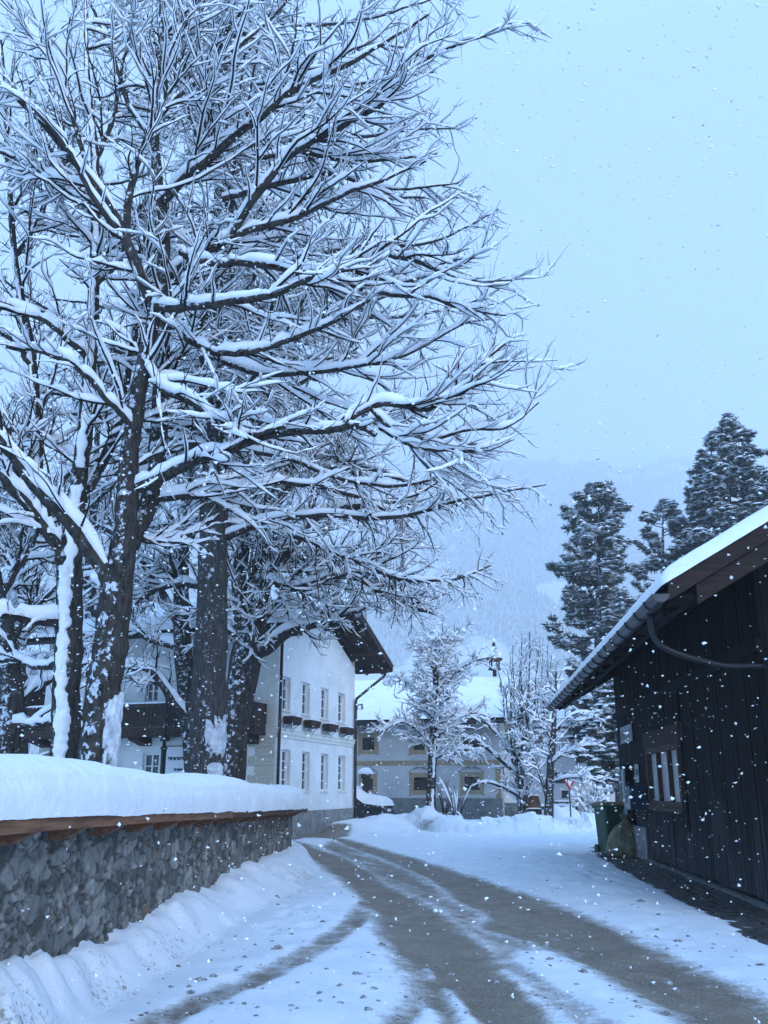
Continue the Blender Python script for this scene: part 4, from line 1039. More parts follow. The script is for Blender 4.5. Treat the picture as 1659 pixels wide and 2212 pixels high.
q = MB(); q.tube(cr([BP(dp0, gz - .04, OVH + .1), BP(dp0, gz - .30, OVH + .09), BP(dp0 - .08, gz - .52, OVH - .05), BP((dp0 + dpe[0]) / 2, (gz - .6 + dpe[1]) / 2 - .02, OVH / 2 + .02), BP(dpe[0] + .1, dpe[1] + .05, .2), BP(dpe[0] - .05, dpe[1] - .1, .1), BP(dpe[0] - .05, .3, .1)], 40), .036, 10)
q.build('downpipe', M['black_paint'], bro, True)
# snow on the barn roof
vs = []; nx_, ny_ = 170, 46
for i in range(nx_):
    s = vs0 - .10 + (vs1 - vs0 + .2) * i / (nx_ - 1)
    for j in range(ny_):
        u = (j / (ny_ - 1)) ** 1.6; d = OVH + .10 - u * (rw + .1)
        ed = min((s - vs0 + .10), vs1 + .10 - s, (OVH + .10 - d) * 1.0)
        lay = .045 * math.floor(2.2 * (OVH - d) + 1.2 * float(fbm(s * .9, d * .9, 3, 97))) if d > OVH - 1.0 else .0
        rise = math.sqrt(max(0, 1 - (1 - min(1, ed / .22)) ** 2))
        th = .21 * rise * (.88 + .24 * float(fbm(s * .9, d * .9, 3, 96))) + .012 * (float(fbm(s * 6, d * 6, 3, 98)) - .5)
        vs.append(BR(s, d, .006 + th + .0 * lay))
fs = [(i * ny_ + j, (i + 1) * ny_ + j, (i + 1) * ny_ + j + 1, i * ny_ + j + 1) for i in range(nx_ - 1) for j in range(ny_ - 1)]
nb_ = len(vs); vs += [BR(vs0 - .1, -W_ / 2, .28) - BARN_N * rw - UP * rw * bsl, BR(vs1 + .1, -W_ / 2, .28) - BARN_N * rw - UP * rw * bsl]
fs.append((ny_ - 1, (nx_ - 1) * ny_ + ny_ - 1, nb_ + 1, nb_))
raw('roof_snow', vs, fs, M['snow'], bro, True)
# blue box, sign and notice on the barn wall
s0, z0_ = on_W(1383, 1750, .2); z1_ = on_W(1383, 1697, .2)[1]
wb_ = thing('newspaper_box', 'dark blue box with a white lettered front on the barn wall above the garbage bag', 'newspaper box', tuple(BP(s0, z0_, .1)))
M['blue'] = mat('blue', (.012, .028, .055), .5)[0]
q = MB(); q.box(BP(s0, z0_, .045), BARN_A, .62, BARN_N, .34, UP, z1_ - z0_); q.build('box', M['blue'], wb_)
q = MB(); q.box(BP(s0 + .03, z0_ + .02, .386), BARN_A, .56, BARN_N, .012, UP, z1_ - z0_ - .04); fp = q.build('front_plate', M['plaster_grey'], wb_)
q = MB()
for k in range(5): q.box(BP(s0 + .08 + k * .095, z0_ + .08 + random.uniform(0, .2), .3985), BARN_A, .045, BARN_N, .004, UP, (z1_ - z0_) * random.uniform(.45, .62))
q.build('lettering', M['letter'], fp)
s0, z0_ = on_W(1372, 1590); s1, z1_ = on_W(1346, 1572)
bsn = thing('barn_sign', 'small white sign with vertical dark strokes high on the barn wall near its far corner', 'sign', tuple(BP(s0, z0_, .06)))
q = MB(); q.box(BP(s0, z0_ - .1, .05), BARN_A, min(s1, s_far) - s0 - .05, BARN_N, .03, UP, .38); q.build('board', M['plaster_grey'], bsn)
q = MB(); w_ = min(s1, s_far) - s0 - .05
for k in range(8): q.box(BP(s0 + .12 + k * w_ / 8.6, z0_ - .03, .081), BARN_A, w_ / 26, BARN_N, .004, UP, .24 * random.uniform(.7, 1))
q.build('lettering', M['letter'], bsn)
s0, z0_ = on_W(1387, 1690); z1_ = on_W(1387, 1650)[1]
ntc = thing('notice', 'narrow white paper notice pinned to the barn wall left of the window', 'notice', tuple(BP(s0, z0_, .06)))
q = MB(); q.box(BP(s0, z0_, .048), BARN_A, .42, BARN_N, .008, UP, z1_ - z0_); q.build('sheet', M['plaster_grey'], ntc)
q = MB(); q.box(BP(s0 + .06, z0_ + .15, .0565), BARN_A, .26, BARN_N, .003, UP, (z1_ - z0_) * .35); q.build('printed_block', M['letter'], ntc)

# ================================================================== bin and garbage bag
bp = G(1333, 1846); bh = 1.17
M['bin_green'] = speckled('bin_green', (.008, .045, .020), (.016, .068, .032), 5, .5, .1, .004, spec=.4)
M['lid'] = speckled('lid', (.12, .095, .045), (.20, .16, .08), 8, .6, .1, .003)
bn_ = thing('garbage_bin', 'tall dark green wheeled garbage bin with a dull ochre lid by the barn corner', 'garbage bin', (bp.x, bp.y + .3, 0))
bx, by = Vector((.985, .17, 0)), Vector((-.17, .985, 0)); bo = Vector((bp.x, bp.y + .35, 0))
def ring(w, d, z, r=.06, k=4):
    out = []
    for sx_, sy_, a0 in ((1, 1, 0), (-1, 1, 90), (-1, -1, 180), (1, -1, 270)):
        for j in range(k):
            a_ = R(a0 + 90 * j / (k - 1)); out.append(bo + bx * (sx_ * (w / 2 - r) + r * math.cos(a_)) + by * (sy_ * (d / 2 - r) + r * math.sin(a_)) + UP * z)
    return out
def loft(mb, rings):
    n = len(rings[0]); vs = [p for r_ in rings for p in r_]
    mb.add(vs, [(i * n + j, i * n + (j + 1) % n, (i + 1) * n + (j + 1) % n, (i + 1) * n + j) for i in range(len(rings) - 1) for j in range(n)] + [tuple(range(n))[::-1], tuple(range((len(rings) - 1) * n, len(rings) * n))])
q = MB(); loft(q, [ring(.48, .56, .04), ring(.50, .58, .10), ring(.58, .68, bh - .13), ring(.60, .70, bh - .12), ring(.66, .76, bh - .11), ring(.66, .76, bh - .05)])
q.box(bo + bx * -.02 + by * -.325 + UP * .3, bx, .04, by, .05, UP, .6); q.build('body', M['bin_green'], bn_)
q = MB(); loft(q, [ring(.68, .78, bh - .049), ring(.68, .78, bh - .015), ring(.60, .70, bh + .02), ring(.40, .5, bh + .035)]); q.build('lid', M['lid'], bn_)
for sg_ in (-1, 1):
    q = MB(); c_ = bo + bx * sg_ * .27 + by * .30 + UP * .1; q.tube([c_ - bx * .03, c_ + bx * .03], .10, 14); q.build('wheel', M['black_paint'], bn_)
q = MB(); q.tube([bo + bx * -.25 + by * .38 + UP * (bh - .04), bo + bx * -.25 + by * .47 + UP * (bh - .02), bo + bx * .25 + by * .47 + UP * (bh - .02), bo + bx * .25 + by * .38 + UP * (bh - .04)], .018, 6); q.build('handle', M['black_paint'], bn_)
gp = G(1362, 1853)
M['sack'] = speckled('sack', (.075, .060, .030), (.21, .18, .105), 6, .45, .6, .03, spec=.4)
gb = thing('garbage_bag', 'knotted dull yellow garbage bag leaning between the green bin and the barn wall', 'garbage bag', (gp.x, gp.y + .3, 0))
vs = []; prof = [(.33, 0), (.40, .05), (.41, .15), (.385, .30), (.34, .45), (.28, .58), (.21, .68), (.12, .75), (.065, .80), (.05, .83), (.085, .88), (.12, .93)]
k_ = 40
for i, (r_, z_) in enumerate(prof):
    for j in range(k_):
        a_ = 2 * math.pi * j / k_
        w_ = 1 + .30 * (float(fbm(2 + math.cos(a_) * 1.4 + 5, 2 + math.sin(a_) * 1.4 + z_ * 3, 4, 101)) - .5) + .05 * math.sin(a_ * 9 + z_ * 6) * min(1, z_ * 1.4)
        vs.append(Vector((gp.x + .04 + (z_ * .02) + 1.18 * r_ * w_ * math.cos(a_), gp.y + .34 + r_ * w_ * .85 * math.sin(a_), z_ - .01 + (.03 * math.sin(a_ * 5) if i > 9 else 0))))
fs = [(i * k_ + j, i * k_ + (j + 1) % k_, (i + 1) * k_ + (j + 1) % k_, (i + 1) * k_ + j) for i in range(len(prof) - 1) for j in range(k_)] + [tuple(range(k_))[::-1], tuple(range((len(prof) - 1) * k_, len(prof) * k_))]
raw('sack', vs, fs, M['sack'], gb, True)
q = MB(); c_ = Vector((gp.x + .055, gp.y + .34, .815)); q.tube([c_ + Vector((.065 * math.cos(a_ * .7), .06 * math.sin(a_ * .7), .01 * math.sin(a_))) for a_ in range(10)], .014, 5)
q.tube(cr([c_ + Vector((.06, 0, 0)), c_ + Vector((.10, -.05, .12)), c_ + Vector((.16, -.04, .22))], 6), .012, 5); q.tube(cr([c_ + Vector((-.05, -.03, 0)), c_ + Vector((-.10, -.09, .1)), c_ + Vector((-.07, -.1, .2))], 6), .012, 5)
q.build('knot', M['fascia'], gb, True)
q = MB()
for p0_, p1_ in (((-.16, .58), (.10, .66)), ((.10, .66), (.08, .56)), ((.08, .56), (-.18, .50)), ((-.18, .50), (-.16, .58))):
    a_ = Vector((gp.x + p0_[0], gp.y + .08 + (p0_[1] - .5) * .35, p0_[1])); b_ = Vector((gp.x + p1_[0], gp.y + .08 + (p1_[1] - .5) * .35, p1_[1])); q.tube([a_, b_], .013, 5)
q.build('drawstring', M['lid'], gb)

# ================================================================== parked car, post, road sign and small things on the square
cpt = G(829, 1780); ca = Vector((-.95, .31, 0)).normalized(); cn = Vector((-ca.y, ca.x, 0)) * -1
if cn.y > 0: cn = -cn
car = thing('parked_car', 'dark car loaded with snow, half hidden by the corner of the white house', 'car', (cpt.x, cpt.y, 0))
CP = lambda u, v, z: Vector((cpt.x, cpt.y, -.04)) + ca * u - cn * v + UP * z
M['car'] = mat('car', (.012, .014, .018), .3, spec=.5)[0]
prof = [(0.02, .30), (.0, .45), (.03, .68), (.10, .80), (.95, .90), (1.55, 1.32), (2.9, 1.36), (3.55, .95), (4.05, .88), (4.12, .5), (4.08, .28)]
q = MB(); vs = []
for v_, ins in ((0, 0), (.06, -.0), (1.64, 0), (1.7, 0)):
    for (u_, z_) in prof:
        t_ = .12 if z_ > 1 else 0
        vs.append(CP(u_ + (.05 if v_ in (0, 1.7) else 0) * (1 if u_ < 1 else -1), v_ + (t_ if v_ < 1 else -t_), z_))
n_ = len(prof)
q.add(vs, [(i * n_ + j, i * n_ + (j + 1) % n_, (i + 1) * n_ + (j + 1) % n_, (i + 1) * n_ + j) for i in range(3) for j in range(n_)] + [tuple(range(n_))[::-1], tuple(range(3 * n_, 4 * n_))])
q.build('body', M['car'], car)
for u_ in (.75, 3.3):
    for v_ in (-.02, 1.72):
        q = MB(); q.tube([CP(u_, v_, .33), CP(u_, v_ + (.2 if v_ < 1 else -.2), .33)], .31, 18)
        wh = q.build('wheel', M['black_paint'], car); q = MB(); q.tube([CP(u_, v_ - .015, .33), CP(u_, v_, .33)], .19, 12); q.build('rim', M['zinc'], wh)
q = MB(); q.prism([CP(1.02, -.008 + .06, .93), CP(1.55, .10, 1.26), CP(2.85, .10, 1.30), CP(3.42, .05, .96)], -cn * .0 + cn * .012); q.build('side_window', M['glass'], car)
q = MB(); q.box(CP(-.06, .1, .34), ca, .08, -cn, 1.5, UP, .18); bu = q.build('bumper', M['black_paint'], car)
snow_strip([CP(-.03, .1, .52), CP(-.03, 1.6, .52)], .12, .05, ca, 31, 14, parent=bu) if False else None
q = MB(); q.box(CP(-.025, .52, .56), ca, .02, -cn, .52, UP, .12); pl = q.build('number_plate', M['white_frame'], car)
for v_ in (.14, 1.28):
    q = MB(); q.box(CP(-.012, v_, .62), ca, .06, -cn, .28, UP, .14); q.build('headlight', M['glass_pale'], car)
vs = []; nu, nv = 34, 14
for i in range(nu):
    u = -.02 + 4.1 * i / (nu - 1)
    zb = np.interp(u, [p_[0] for p_ in prof[3:9]], [p_[1] for p_ in prof[3:9]])
    for j in range(nv):
        v_ = -.03 + 1.76 * j / (nv - 1); ed = min(u + .02, 4.1 - u, v_ + .03, 1.73 - v_)
        vs.append(CP(u, v_, zb + .02 + (.40 + .25 * (float(fbm(u * 1.2, v_ * 1.2, 3, 111)) - .5)) * math.sqrt(max(0, 1 - (1 - min(1, ed / .3)) ** 2))))
raw('snow_load', vs, [(i * nv + j, i * nv + j + 1, (i + 1) * nv + j + 1, (i + 1) * nv + j) for i in range(nu - 1) for j in range(nv - 1)], M['snow_soft'], car, True)

po = D(790, 1760, 40.5); ztp = D(790, 1672, 40.5).z
pt = thing('wooden_post', 'dark round wooden post with a cap of snow beside the snowed-in car', 'post', (po.x, po.y, 0))
q = MB(); q.lathe((po.x, po.y, -.1), [(.17, 0), (.155, .6), (.15, ztp * .7), (.16, ztp - .1), (.22, ztp - .06), (.22, ztp + .1)], 10); q.build('post', M['bark'], pt, True)
vs, fs = lumpy_blob((po.x, po.y, ztp), (.40, .36, .30), 5, 14, 7, .12); raw('snow_cap', vs, fs, M['snow_soft'], pt, True)

gy = 40.0; gs_ = D(1229.5, 1690, gy); gb_ = D(1231, 1790, gy)
tr = thing('give_way_sign', 'red bordered white give way triangle on a thin grey pole', 'road sign', (gs_.x, gs_.y, 0))
q = MB(); q.tube([(gs_.x, gs_.y, -.1), (gs_.x, gs_.y, D(1229, 1682, gy).z)], .035, 8); q.build('pole', M['zinc'], tr)
M['red'] = mat('red', (.38, .02, .02), .5)[0]
c_ = D(1229.5, 1686, gy) + Vector((0, -.05, 0)); sd = .40
tri = lambda k, d: [c_ + Vector((-sd * k, -d, sd * .577 * k)), c_ + Vector((0, -d, -sd * 1.155 * k)), c_ + Vector((sd * k, -d, sd * .577 * k))]
q = MB(); q.prism(tri(1, 0), (0, .015, 0)); pl_ = q.build('plate', M['red'], tr); q = MB(); q.prism(tri(.62, .004), (0, .003, 0)); q.build('white_field', M['white_frame'], pl_)
snow_strip([c_ + Vector((-sd * .8, 0, sd * .58)), c_ + Vector((sd * .8, 0, sd * .58))], .07, .06, (0, 1, 0), 12, 12, parent=tr)

def rails(name, label, cat, x0, x1, y_, Y, hts, group=None):
    a_, b_ = D(x0, y_, Y), D(x1, y_, Y); th_ = thing(name, label, cat, (a_.x, a_.y, 0))
    L_ = b_.x - a_.x; n_ = max(2, int(L_ / 1.6) + 1)
    for k in range(n_):
        x_ = a_.x + L_ * k / (n_ - 1); q = MB(); q.cbox((x_, Y, .45), (.10, .10, 1.05)); q.build('post', M['brown_wood'], th_)
    for h_ in hts:
        q = MB(); q.cbox((a_.x + L_ / 2, Y - .07, h_), (L_ + .1, .05, .16)); r_ = q.build('rail', M['brown_wood'], th_)
    snow_strip([(a_.x - .05, Y - .03, hts[-1] + .08), (b_.x + .05, Y - .03, hts[-1] + .08)], .16, .12, (0, 1, 0), 14, 30, parent=th_)
rails('rail_fence', 'low dark rail fence topped with snow beyond the give way sign', 'fence', 1160, 1335, 1740, 46, (.22, .55))
tb = D(1198, 1733, 48); tb2 = D(1232, 1733, 48)
be = thing('garden_table', 'dark wooden garden table against the white house, left of the give way pole', 'table', ((tb.x + tb2.x) / 2, 48, 0))
q = MB(); q.cbox(((tb.x + tb2.x) / 2, 48, tb.z), (tb2.x - tb.x, .7, .06)); q.build('tabletop', M['brown_wood'], be)
for sx_ in (.12, .88):
    for sy_ in (-.28, .28): q = MB(); q.cbox((tb.x + (tb2.x - tb.x) * sx_, 48 + sy_, tb.z / 2 - .03), (.07, .07, tb.z)); q.build('leg', M['brown_wood'], be)
snow_strip([(tb.x, 48, tb.z + .03), (tb2.x, 48, tb.z + .03)], .7, .10, (0, 1, 0), 15, 14, parent=be)
wb0 = D(1137, 1772, 41); wb1 = D(1170, 1772, 41)
cb = thing('wooden_crate', 'tall brown boarded crate standing between the two bare trees across the square', 'crate', (wb0.x, 41, 0))
q = MB(); w_ = wb1.x - wb0.x; zt_ = D(1150, 1719, 41).z; zm_ = D(1150, 1747, 41).z
for k in range(6): q.cbox((wb0.x + w_ * (k + .5) / 6, 41, zm_ / 2), (w_ / 6 - .015, .5, zm_ - .02))
q.build('body', M['brown_wood'], cb)
q = MB(); q.prism([(wb0.x, 40.75, zm_), (wb1.x, 40.75, zm_), (wb1.x - .05, 41.2, zt_), (wb0.x + .05, 41.2, zt_)], (0, .04, 0)); q.build('lid', M['fascia_dark'], cb)
snow_strip([(wb0.x, 40.75, zm_ + .0), (wb1.x, 40.75, zm_ + .0)], .10, .05, (0, 1, 0), 16, 10, parent=cb)
snow_strip([(wb0.x, 41.2, zt_), (wb1.x, 41.2, zt_)], .14, .07, (0, 1, 0), 17, 10, parent=cb)
st0 = D(1101, 1772, 42.2); st1 = D(1137, 1772, 42.2)
sp_ = thing('stone_steps', 'dark stone steps leading up to the farmhouse entrance beside the brown crate', 'steps', (st0.x, 42.2, 0))
for k in range(4): q = MB(); q.cbox(((st0.x + st1.x) / 2, 42.2 + k * .3, .09 + k * .17), (st1.x - st0.x, .30, .165)); q.build('step', M['plinth'], sp_)

# ================================================================== trees
UPN = np.array([0, 0, 1.0])
def nrm(v): return v / np.maximum(np.linalg.norm(v, axis=-1, keepdims=True), 1e-9)
def limb(pts, n=26):
    """limb read as picture points (x, y, width, distance) -> P (n,3), R (n)"""
    q = []
    for x, y, w, Y in pts:
        p = D(x, y, Y); q.append((p.x, p.y, p.z, w * .5 * Y / 1863))
    c = cr(q, n); return c[:, :3], np.maximum(c[:, 3], .006)
def batch(limbs):
    return np.stack([l[0] for l in limbs]), np.stack([l[1] for l in limbs])
def wiggle(P, amp, seed):
    r = np.random.default_rng(seed); n = r.normal(size=P.shape) * amp; n[:, 0] = 0
    n = np.cumsum(n, 1); return P + n - np.linspace(0, 1, P.shape[1])[None, :, None] * n[:, -1:] * .5
def grow(P, Rr, dens, t0, t1, Lmin, Lmax, ang, K, rr, r_tip, up0=0., up1=0., wig=.12, taper=.6, hbias=0., seed=0, rmax=1., lenfall=.5, side=None):
    """children of every branch in (P, Rr): dens per metre, length falling off towards the parent's tip, tropism up0 -> up1 along the child"""
    r = np.random.default_rng(seed)
    N, Mk, _ = P.shape
    L = np.linalg.norm(np.diff(P, axis=1), axis=2).sum(1)
    n = r.poisson(np.maximum(L * (t1 - t0) * dens, .0)); idx = np.repeat(np.arange(N), n)
    if len(idx) == 0: return P[:0, :1].repeat(K + 1, 1), Rr[:0, :1].repeat(K + 1, 1)
    t = t0 + (t1 - t0) * r.random(len(idx)); f = t * (Mk - 1); i = np.minimum(f.astype(int), Mk - 2); u = (f - i)[:, None]
    p0 = P[idx, i] * (1 - u) + P[idx, i + 1] * u; tg = nrm(P[idx, i + 1] - P[idx, i])
    rp = Rr[idx, i] * (1 - u[:, 0]) + Rr[idx, i + 1] * u[:, 0]
    pr = r.normal(size=tg.shape); pr[:, 2] *= (1 - hbias); pr[:, 2] += .0
    if side is not None: pr += np.array(side) * .8
    pr = nrm(pr - tg * (pr * tg).sum(1, keepdims=True))
    a = np.radians(ang) * r.uniform(.7, 1.3, len(idx))[:, None]
    d = tg * np.cos(a) + pr * np.sin(a)
    ln = r.uniform(Lmin, Lmax, len(idx)) * (1 - lenfall * t) * np.clip(.4 + .6 * L[idx] / np.median(L), .5, 1.3)
    r0 = np.minimum(np.minimum(rp * rr, rmax) , .012 + ln * .03); r0 = np.maximum(r0, r_tip)
    out = [p0]
    for k in range(K):
        s = k / max(K - 1, 1); d = nrm(d + UPN * (up0 + (up1 - up0) * s) / K * 2 + r.normal(size=d.shape) * wig * 1.05)
        out.append(out[-1] + d * (ln / K)[:, None])
    PP = np.stack(out, 1)
    RR = r0[:, None] * (1 - max(taper, .72) * np.linspace(0, 1, K + 1)[None] ** 1.3); RR = np.maximum(RR, r_tip * .45)
    return PP, RR
def frames(P):
    T = np.empty_like(P); T[:, 1:-1] = P[:, 2:] - P[:, :-2]; T[:, 0] = P[:, 1] - P[:, 0]; T[:, -1] = P[:, -1] - P[:, -2]
    T = nrm(T); ref = np.where(np.abs(T[..., 2:3]) > .92, np.array([1., .1, 0]), UPN)
    Sd = nrm(np.cross(T, ref)); U = np.cross(Sd, T); return T, Sd, U
def tubes(P, Rr, k, rough=0., seed=0):
    N, Mk, _ = P.shape; T, Sd, U = frames(P)
    a = np.linspace(0, 2 * np.pi, k, endpoint=False)
    rad = Rr[..., None] * np.ones(k)
    if rough:
        rad = rad * (1 + rough * (np.random.default_rng(seed).normal(size=rad.shape)))
    V = P[:, :, None] + (Sd[:, :, None] * np.cos(a)[None, None, :, None] + U[:, :, None] * np.sin(a)[None, None, :, None]) * rad[..., None]
    return V.reshape(-1, 3), tube_faces(N, Mk, k)
def tube_faces(N, Mk, k):
    b = (np.arange(N) * Mk * k)[:, None, None]; i = np.arange(Mk - 1)[None, :, None] * k; j = np.arange(k)[None, None, :]; j2 = (j + 1) % k
    return np.stack([b + i + j, b + i + j2, b + i + k + j2, b + i + k + j], -1).reshape(-1, 4)
def snowcaps(P, Rr, amt=1., seed=0, steep=.86, gap=.12, kmax=.16, wide=1.):
    """snow lying along the upper side of every branch; thinner as the branch steepens, with gaps and lumps"""
    r = np.random.default_rng(seed); N, Mk, _ = P.shape
    T = np.empty_like(P); T[:, 1:-1] = P[:, 2:] - P[:, :-2]; T[:, 0] = P[:, 1] - P[:, 0]; T[:, -1] = P[:, -1] - P[:, -2]; T = nrm(T)
    Sd = np.cross(T, UPN); sl = np.linalg.norm(Sd, axis=-1, keepdims=True); Sd = np.where(sl > .05, Sd / np.maximum(sl, .05), np.array([1., 0, 0])); hz = sl[..., 0]
    ok = np.clip((hz - .36) / .36, 0, 1)
    lump = .65 + .7 * r.random((N, Mk)); lump = (lump + np.roll(lump, 1, 1)) / 2 * (.6 + .8 * r.random((N, 1)))
    lump = np.where(r.random((N, Mk)) < gap, lump * .15, lump)
    h = np.minimum(.020 + .32 * np.sqrt(Rr), kmax) * amt * ok * lump
    tp_ = np.clip((1 - np.linspace(0, 1, Mk)) / .30, 0, 1) ** .8; tp_ = .12 + .88 * tp_
    h = h * tp_[None]; h[:, 0] *= .6
    w = (Rr * .92 + .007 + .18 * h) * wide * np.clip(ok * 1.5, .0, 1)
    w = w * (.35 + .65 * tp_[None])
    ex = np.array([-1., -.82, 0., .82, 1.]); ez = np.array([.0, .72, 1., .72, .0])
    base = P + UPN * (Rr * .25)[..., None]
    V = base[:, :, None] + Sd[:, :, None] * (w[..., None] * ex)[..., None] + UPN * ((Rr * .8)[..., None] * (ez > 0) + h[..., None] * ez)[..., None]
    keep = (ok.max(1) > .05)
    V = V[keep]
    return V.reshape(-1, 3), tube_faces(int(keep.sum()), Mk, 5)
def join(parts):
    vs, fs, b = [], [], 0
    for v, f in parts:
        if len(v) == 0: continue
        vs.append(v); fs.append(f + b); b += len(v)
    return np.vstack(vs), np.vstack(fs)
def tree(name, label, cat, base, trunk, levels, group=None, bark='bark', twig='twig', amt=1., extra_snow=None, k0=10, bare=(), gap=.12, wide=1.):
    t = thing(name, label, cat, base, group)
    tp = [tubes(P, Rr, k0, .06, 3) for P, Rr in trunk]
    v, f = join(tp); raw('trunk', v, f, M[bark], t, True)
    cp_ = [tubes(P, Rr, 5 if i == 0 else (4 if i == 1 else 3)) for i, (P, Rr) in enumerate(levels) if len(P)] + [tubes(P, Rr, 3) for P, Rr in bare if len(P)]
    if cp_:
        v, f = join(cp_); raw('crown', v, f, M[twig], t, True)
    am_ = [1.35] * len(trunk) + [1.25, 1.12, .95, .85][:len(levels)]
    sn = [snowcaps(P, Rr, amt * am_[i], i * 7 + 1, gap=gap, wide=wide) for i, (P, Rr) in enumerate(list(trunk) + list(levels)) if len(P)]
    if extra_snow: sn += extra_snow
    v, f = join(sn); raw('snow', v, f, M['snow_soft'], t, True)
    return t
def plaster_stripe(P, Rr, ang, width, thick, seed):
    """wind-driven snow clinging in a ragged stripe up one side of a stem"""
    n = 330; k = 13; c = cr(np.column_stack([P, Rr]), n); p = c[:, :3]; rad = c[:, 3]
    s = np.linspace(0, np.linalg.norm(np.diff(p, axis=0), axis=1).sum(), n)
    a = np.linspace(-1, 1, k); V = np.zeros((n, k, 3))
    wl = width * (.35 + 1.5 * fbm(s * 6.5, s * 0 + 3, 3, seed) ** 1.2 + .5 * (fbm(s * 1.1, s * 0 + 9, 2, seed + 1) - .5))
    wr_ = width * (.35 + 1.5 * fbm(s * 6.5, s * 0 + 13, 3, seed) ** 1.2 + .5 * (fbm(s * 1.1, s * 0 + 19, 2, seed + 1) - .5))
    gapm = sstep(.30, .38, fbm(s * 1.7, s * 0 + 31, 3, seed + 2))
    for j in range(k):
        th = ang + a[j] * np.where(a[j] < 0, wl, wr_)
        bulge = thick * np.sqrt(1 - a[j] ** 2) * (.35 + 1.3 * fbm(s * 9.0 + .8 * a[j], s * 0 + j * .5, 4, seed + 3)) if abs(a[j]) < 1 else 0 * s
        rr = rad * .98 + bulge * gapm - .03 * (1 - gapm)
        V[:, j, 0] = p[:, 0] + np.cos(th) * rr; V[:, j, 1] = p[:, 1] + np.sin(th) * rr
        V[:, j, 2] = p[:, 2] + .7 * thick * (fbm(s * 12, s * 0 + j * .7, 3, seed + 6) - .5)
    i = np.arange(n - 1)[:, None] * k + np.arange(k - 1)[None, :]
    return V.reshape(-1, 3), np.stack([i, i + 1, i + k + 1, i + k], -1).reshape(-1, 4)

# ---- big maple: the thick snow-laden limbs that fill the upper left
Z = 12.0
mt = limb([(196, 1800, 92, Z), (205, 1690, 84, Z), (222, 1530, 78, Z), (240, 1380, 74, Z), (255, 1265, 72, Z)], 20)
mst = limb([(255, 1275, 66, Z), (272, 1130, 54, Z), (280, 1000, 46, Z), (294, 880, 40, Z), (315, 770, 36, Z), (333, 670, 33, Z), (305, 600, 30, Z - .2), (262, 495, 27, Z - .4), (238, 446, 24, Z - .5), (197, 391, 22, Z - .7), (149, 335, 20, Z - 1), (90, 262, 17, Z - 1.2), (0, 180, 13, Z - 1.5), (-70, 120, 10, Z - 1.7)], 48)
mst2 = limb([(280, 1180, 44, Z + .3), (330, 1060, 42, Z + .6), (345, 900, 40, Z + .8), (352, 760, 36, Z + .9), (350, 640, 32, Z + .9), (356, 500, 30, Z + 1), (340, 380, 26, Z + 1), (335, 250, 22, Z + 1.1), (348, 100, 17, Z + 1.2), (352, -120, 11, Z + 1.3)], 44)
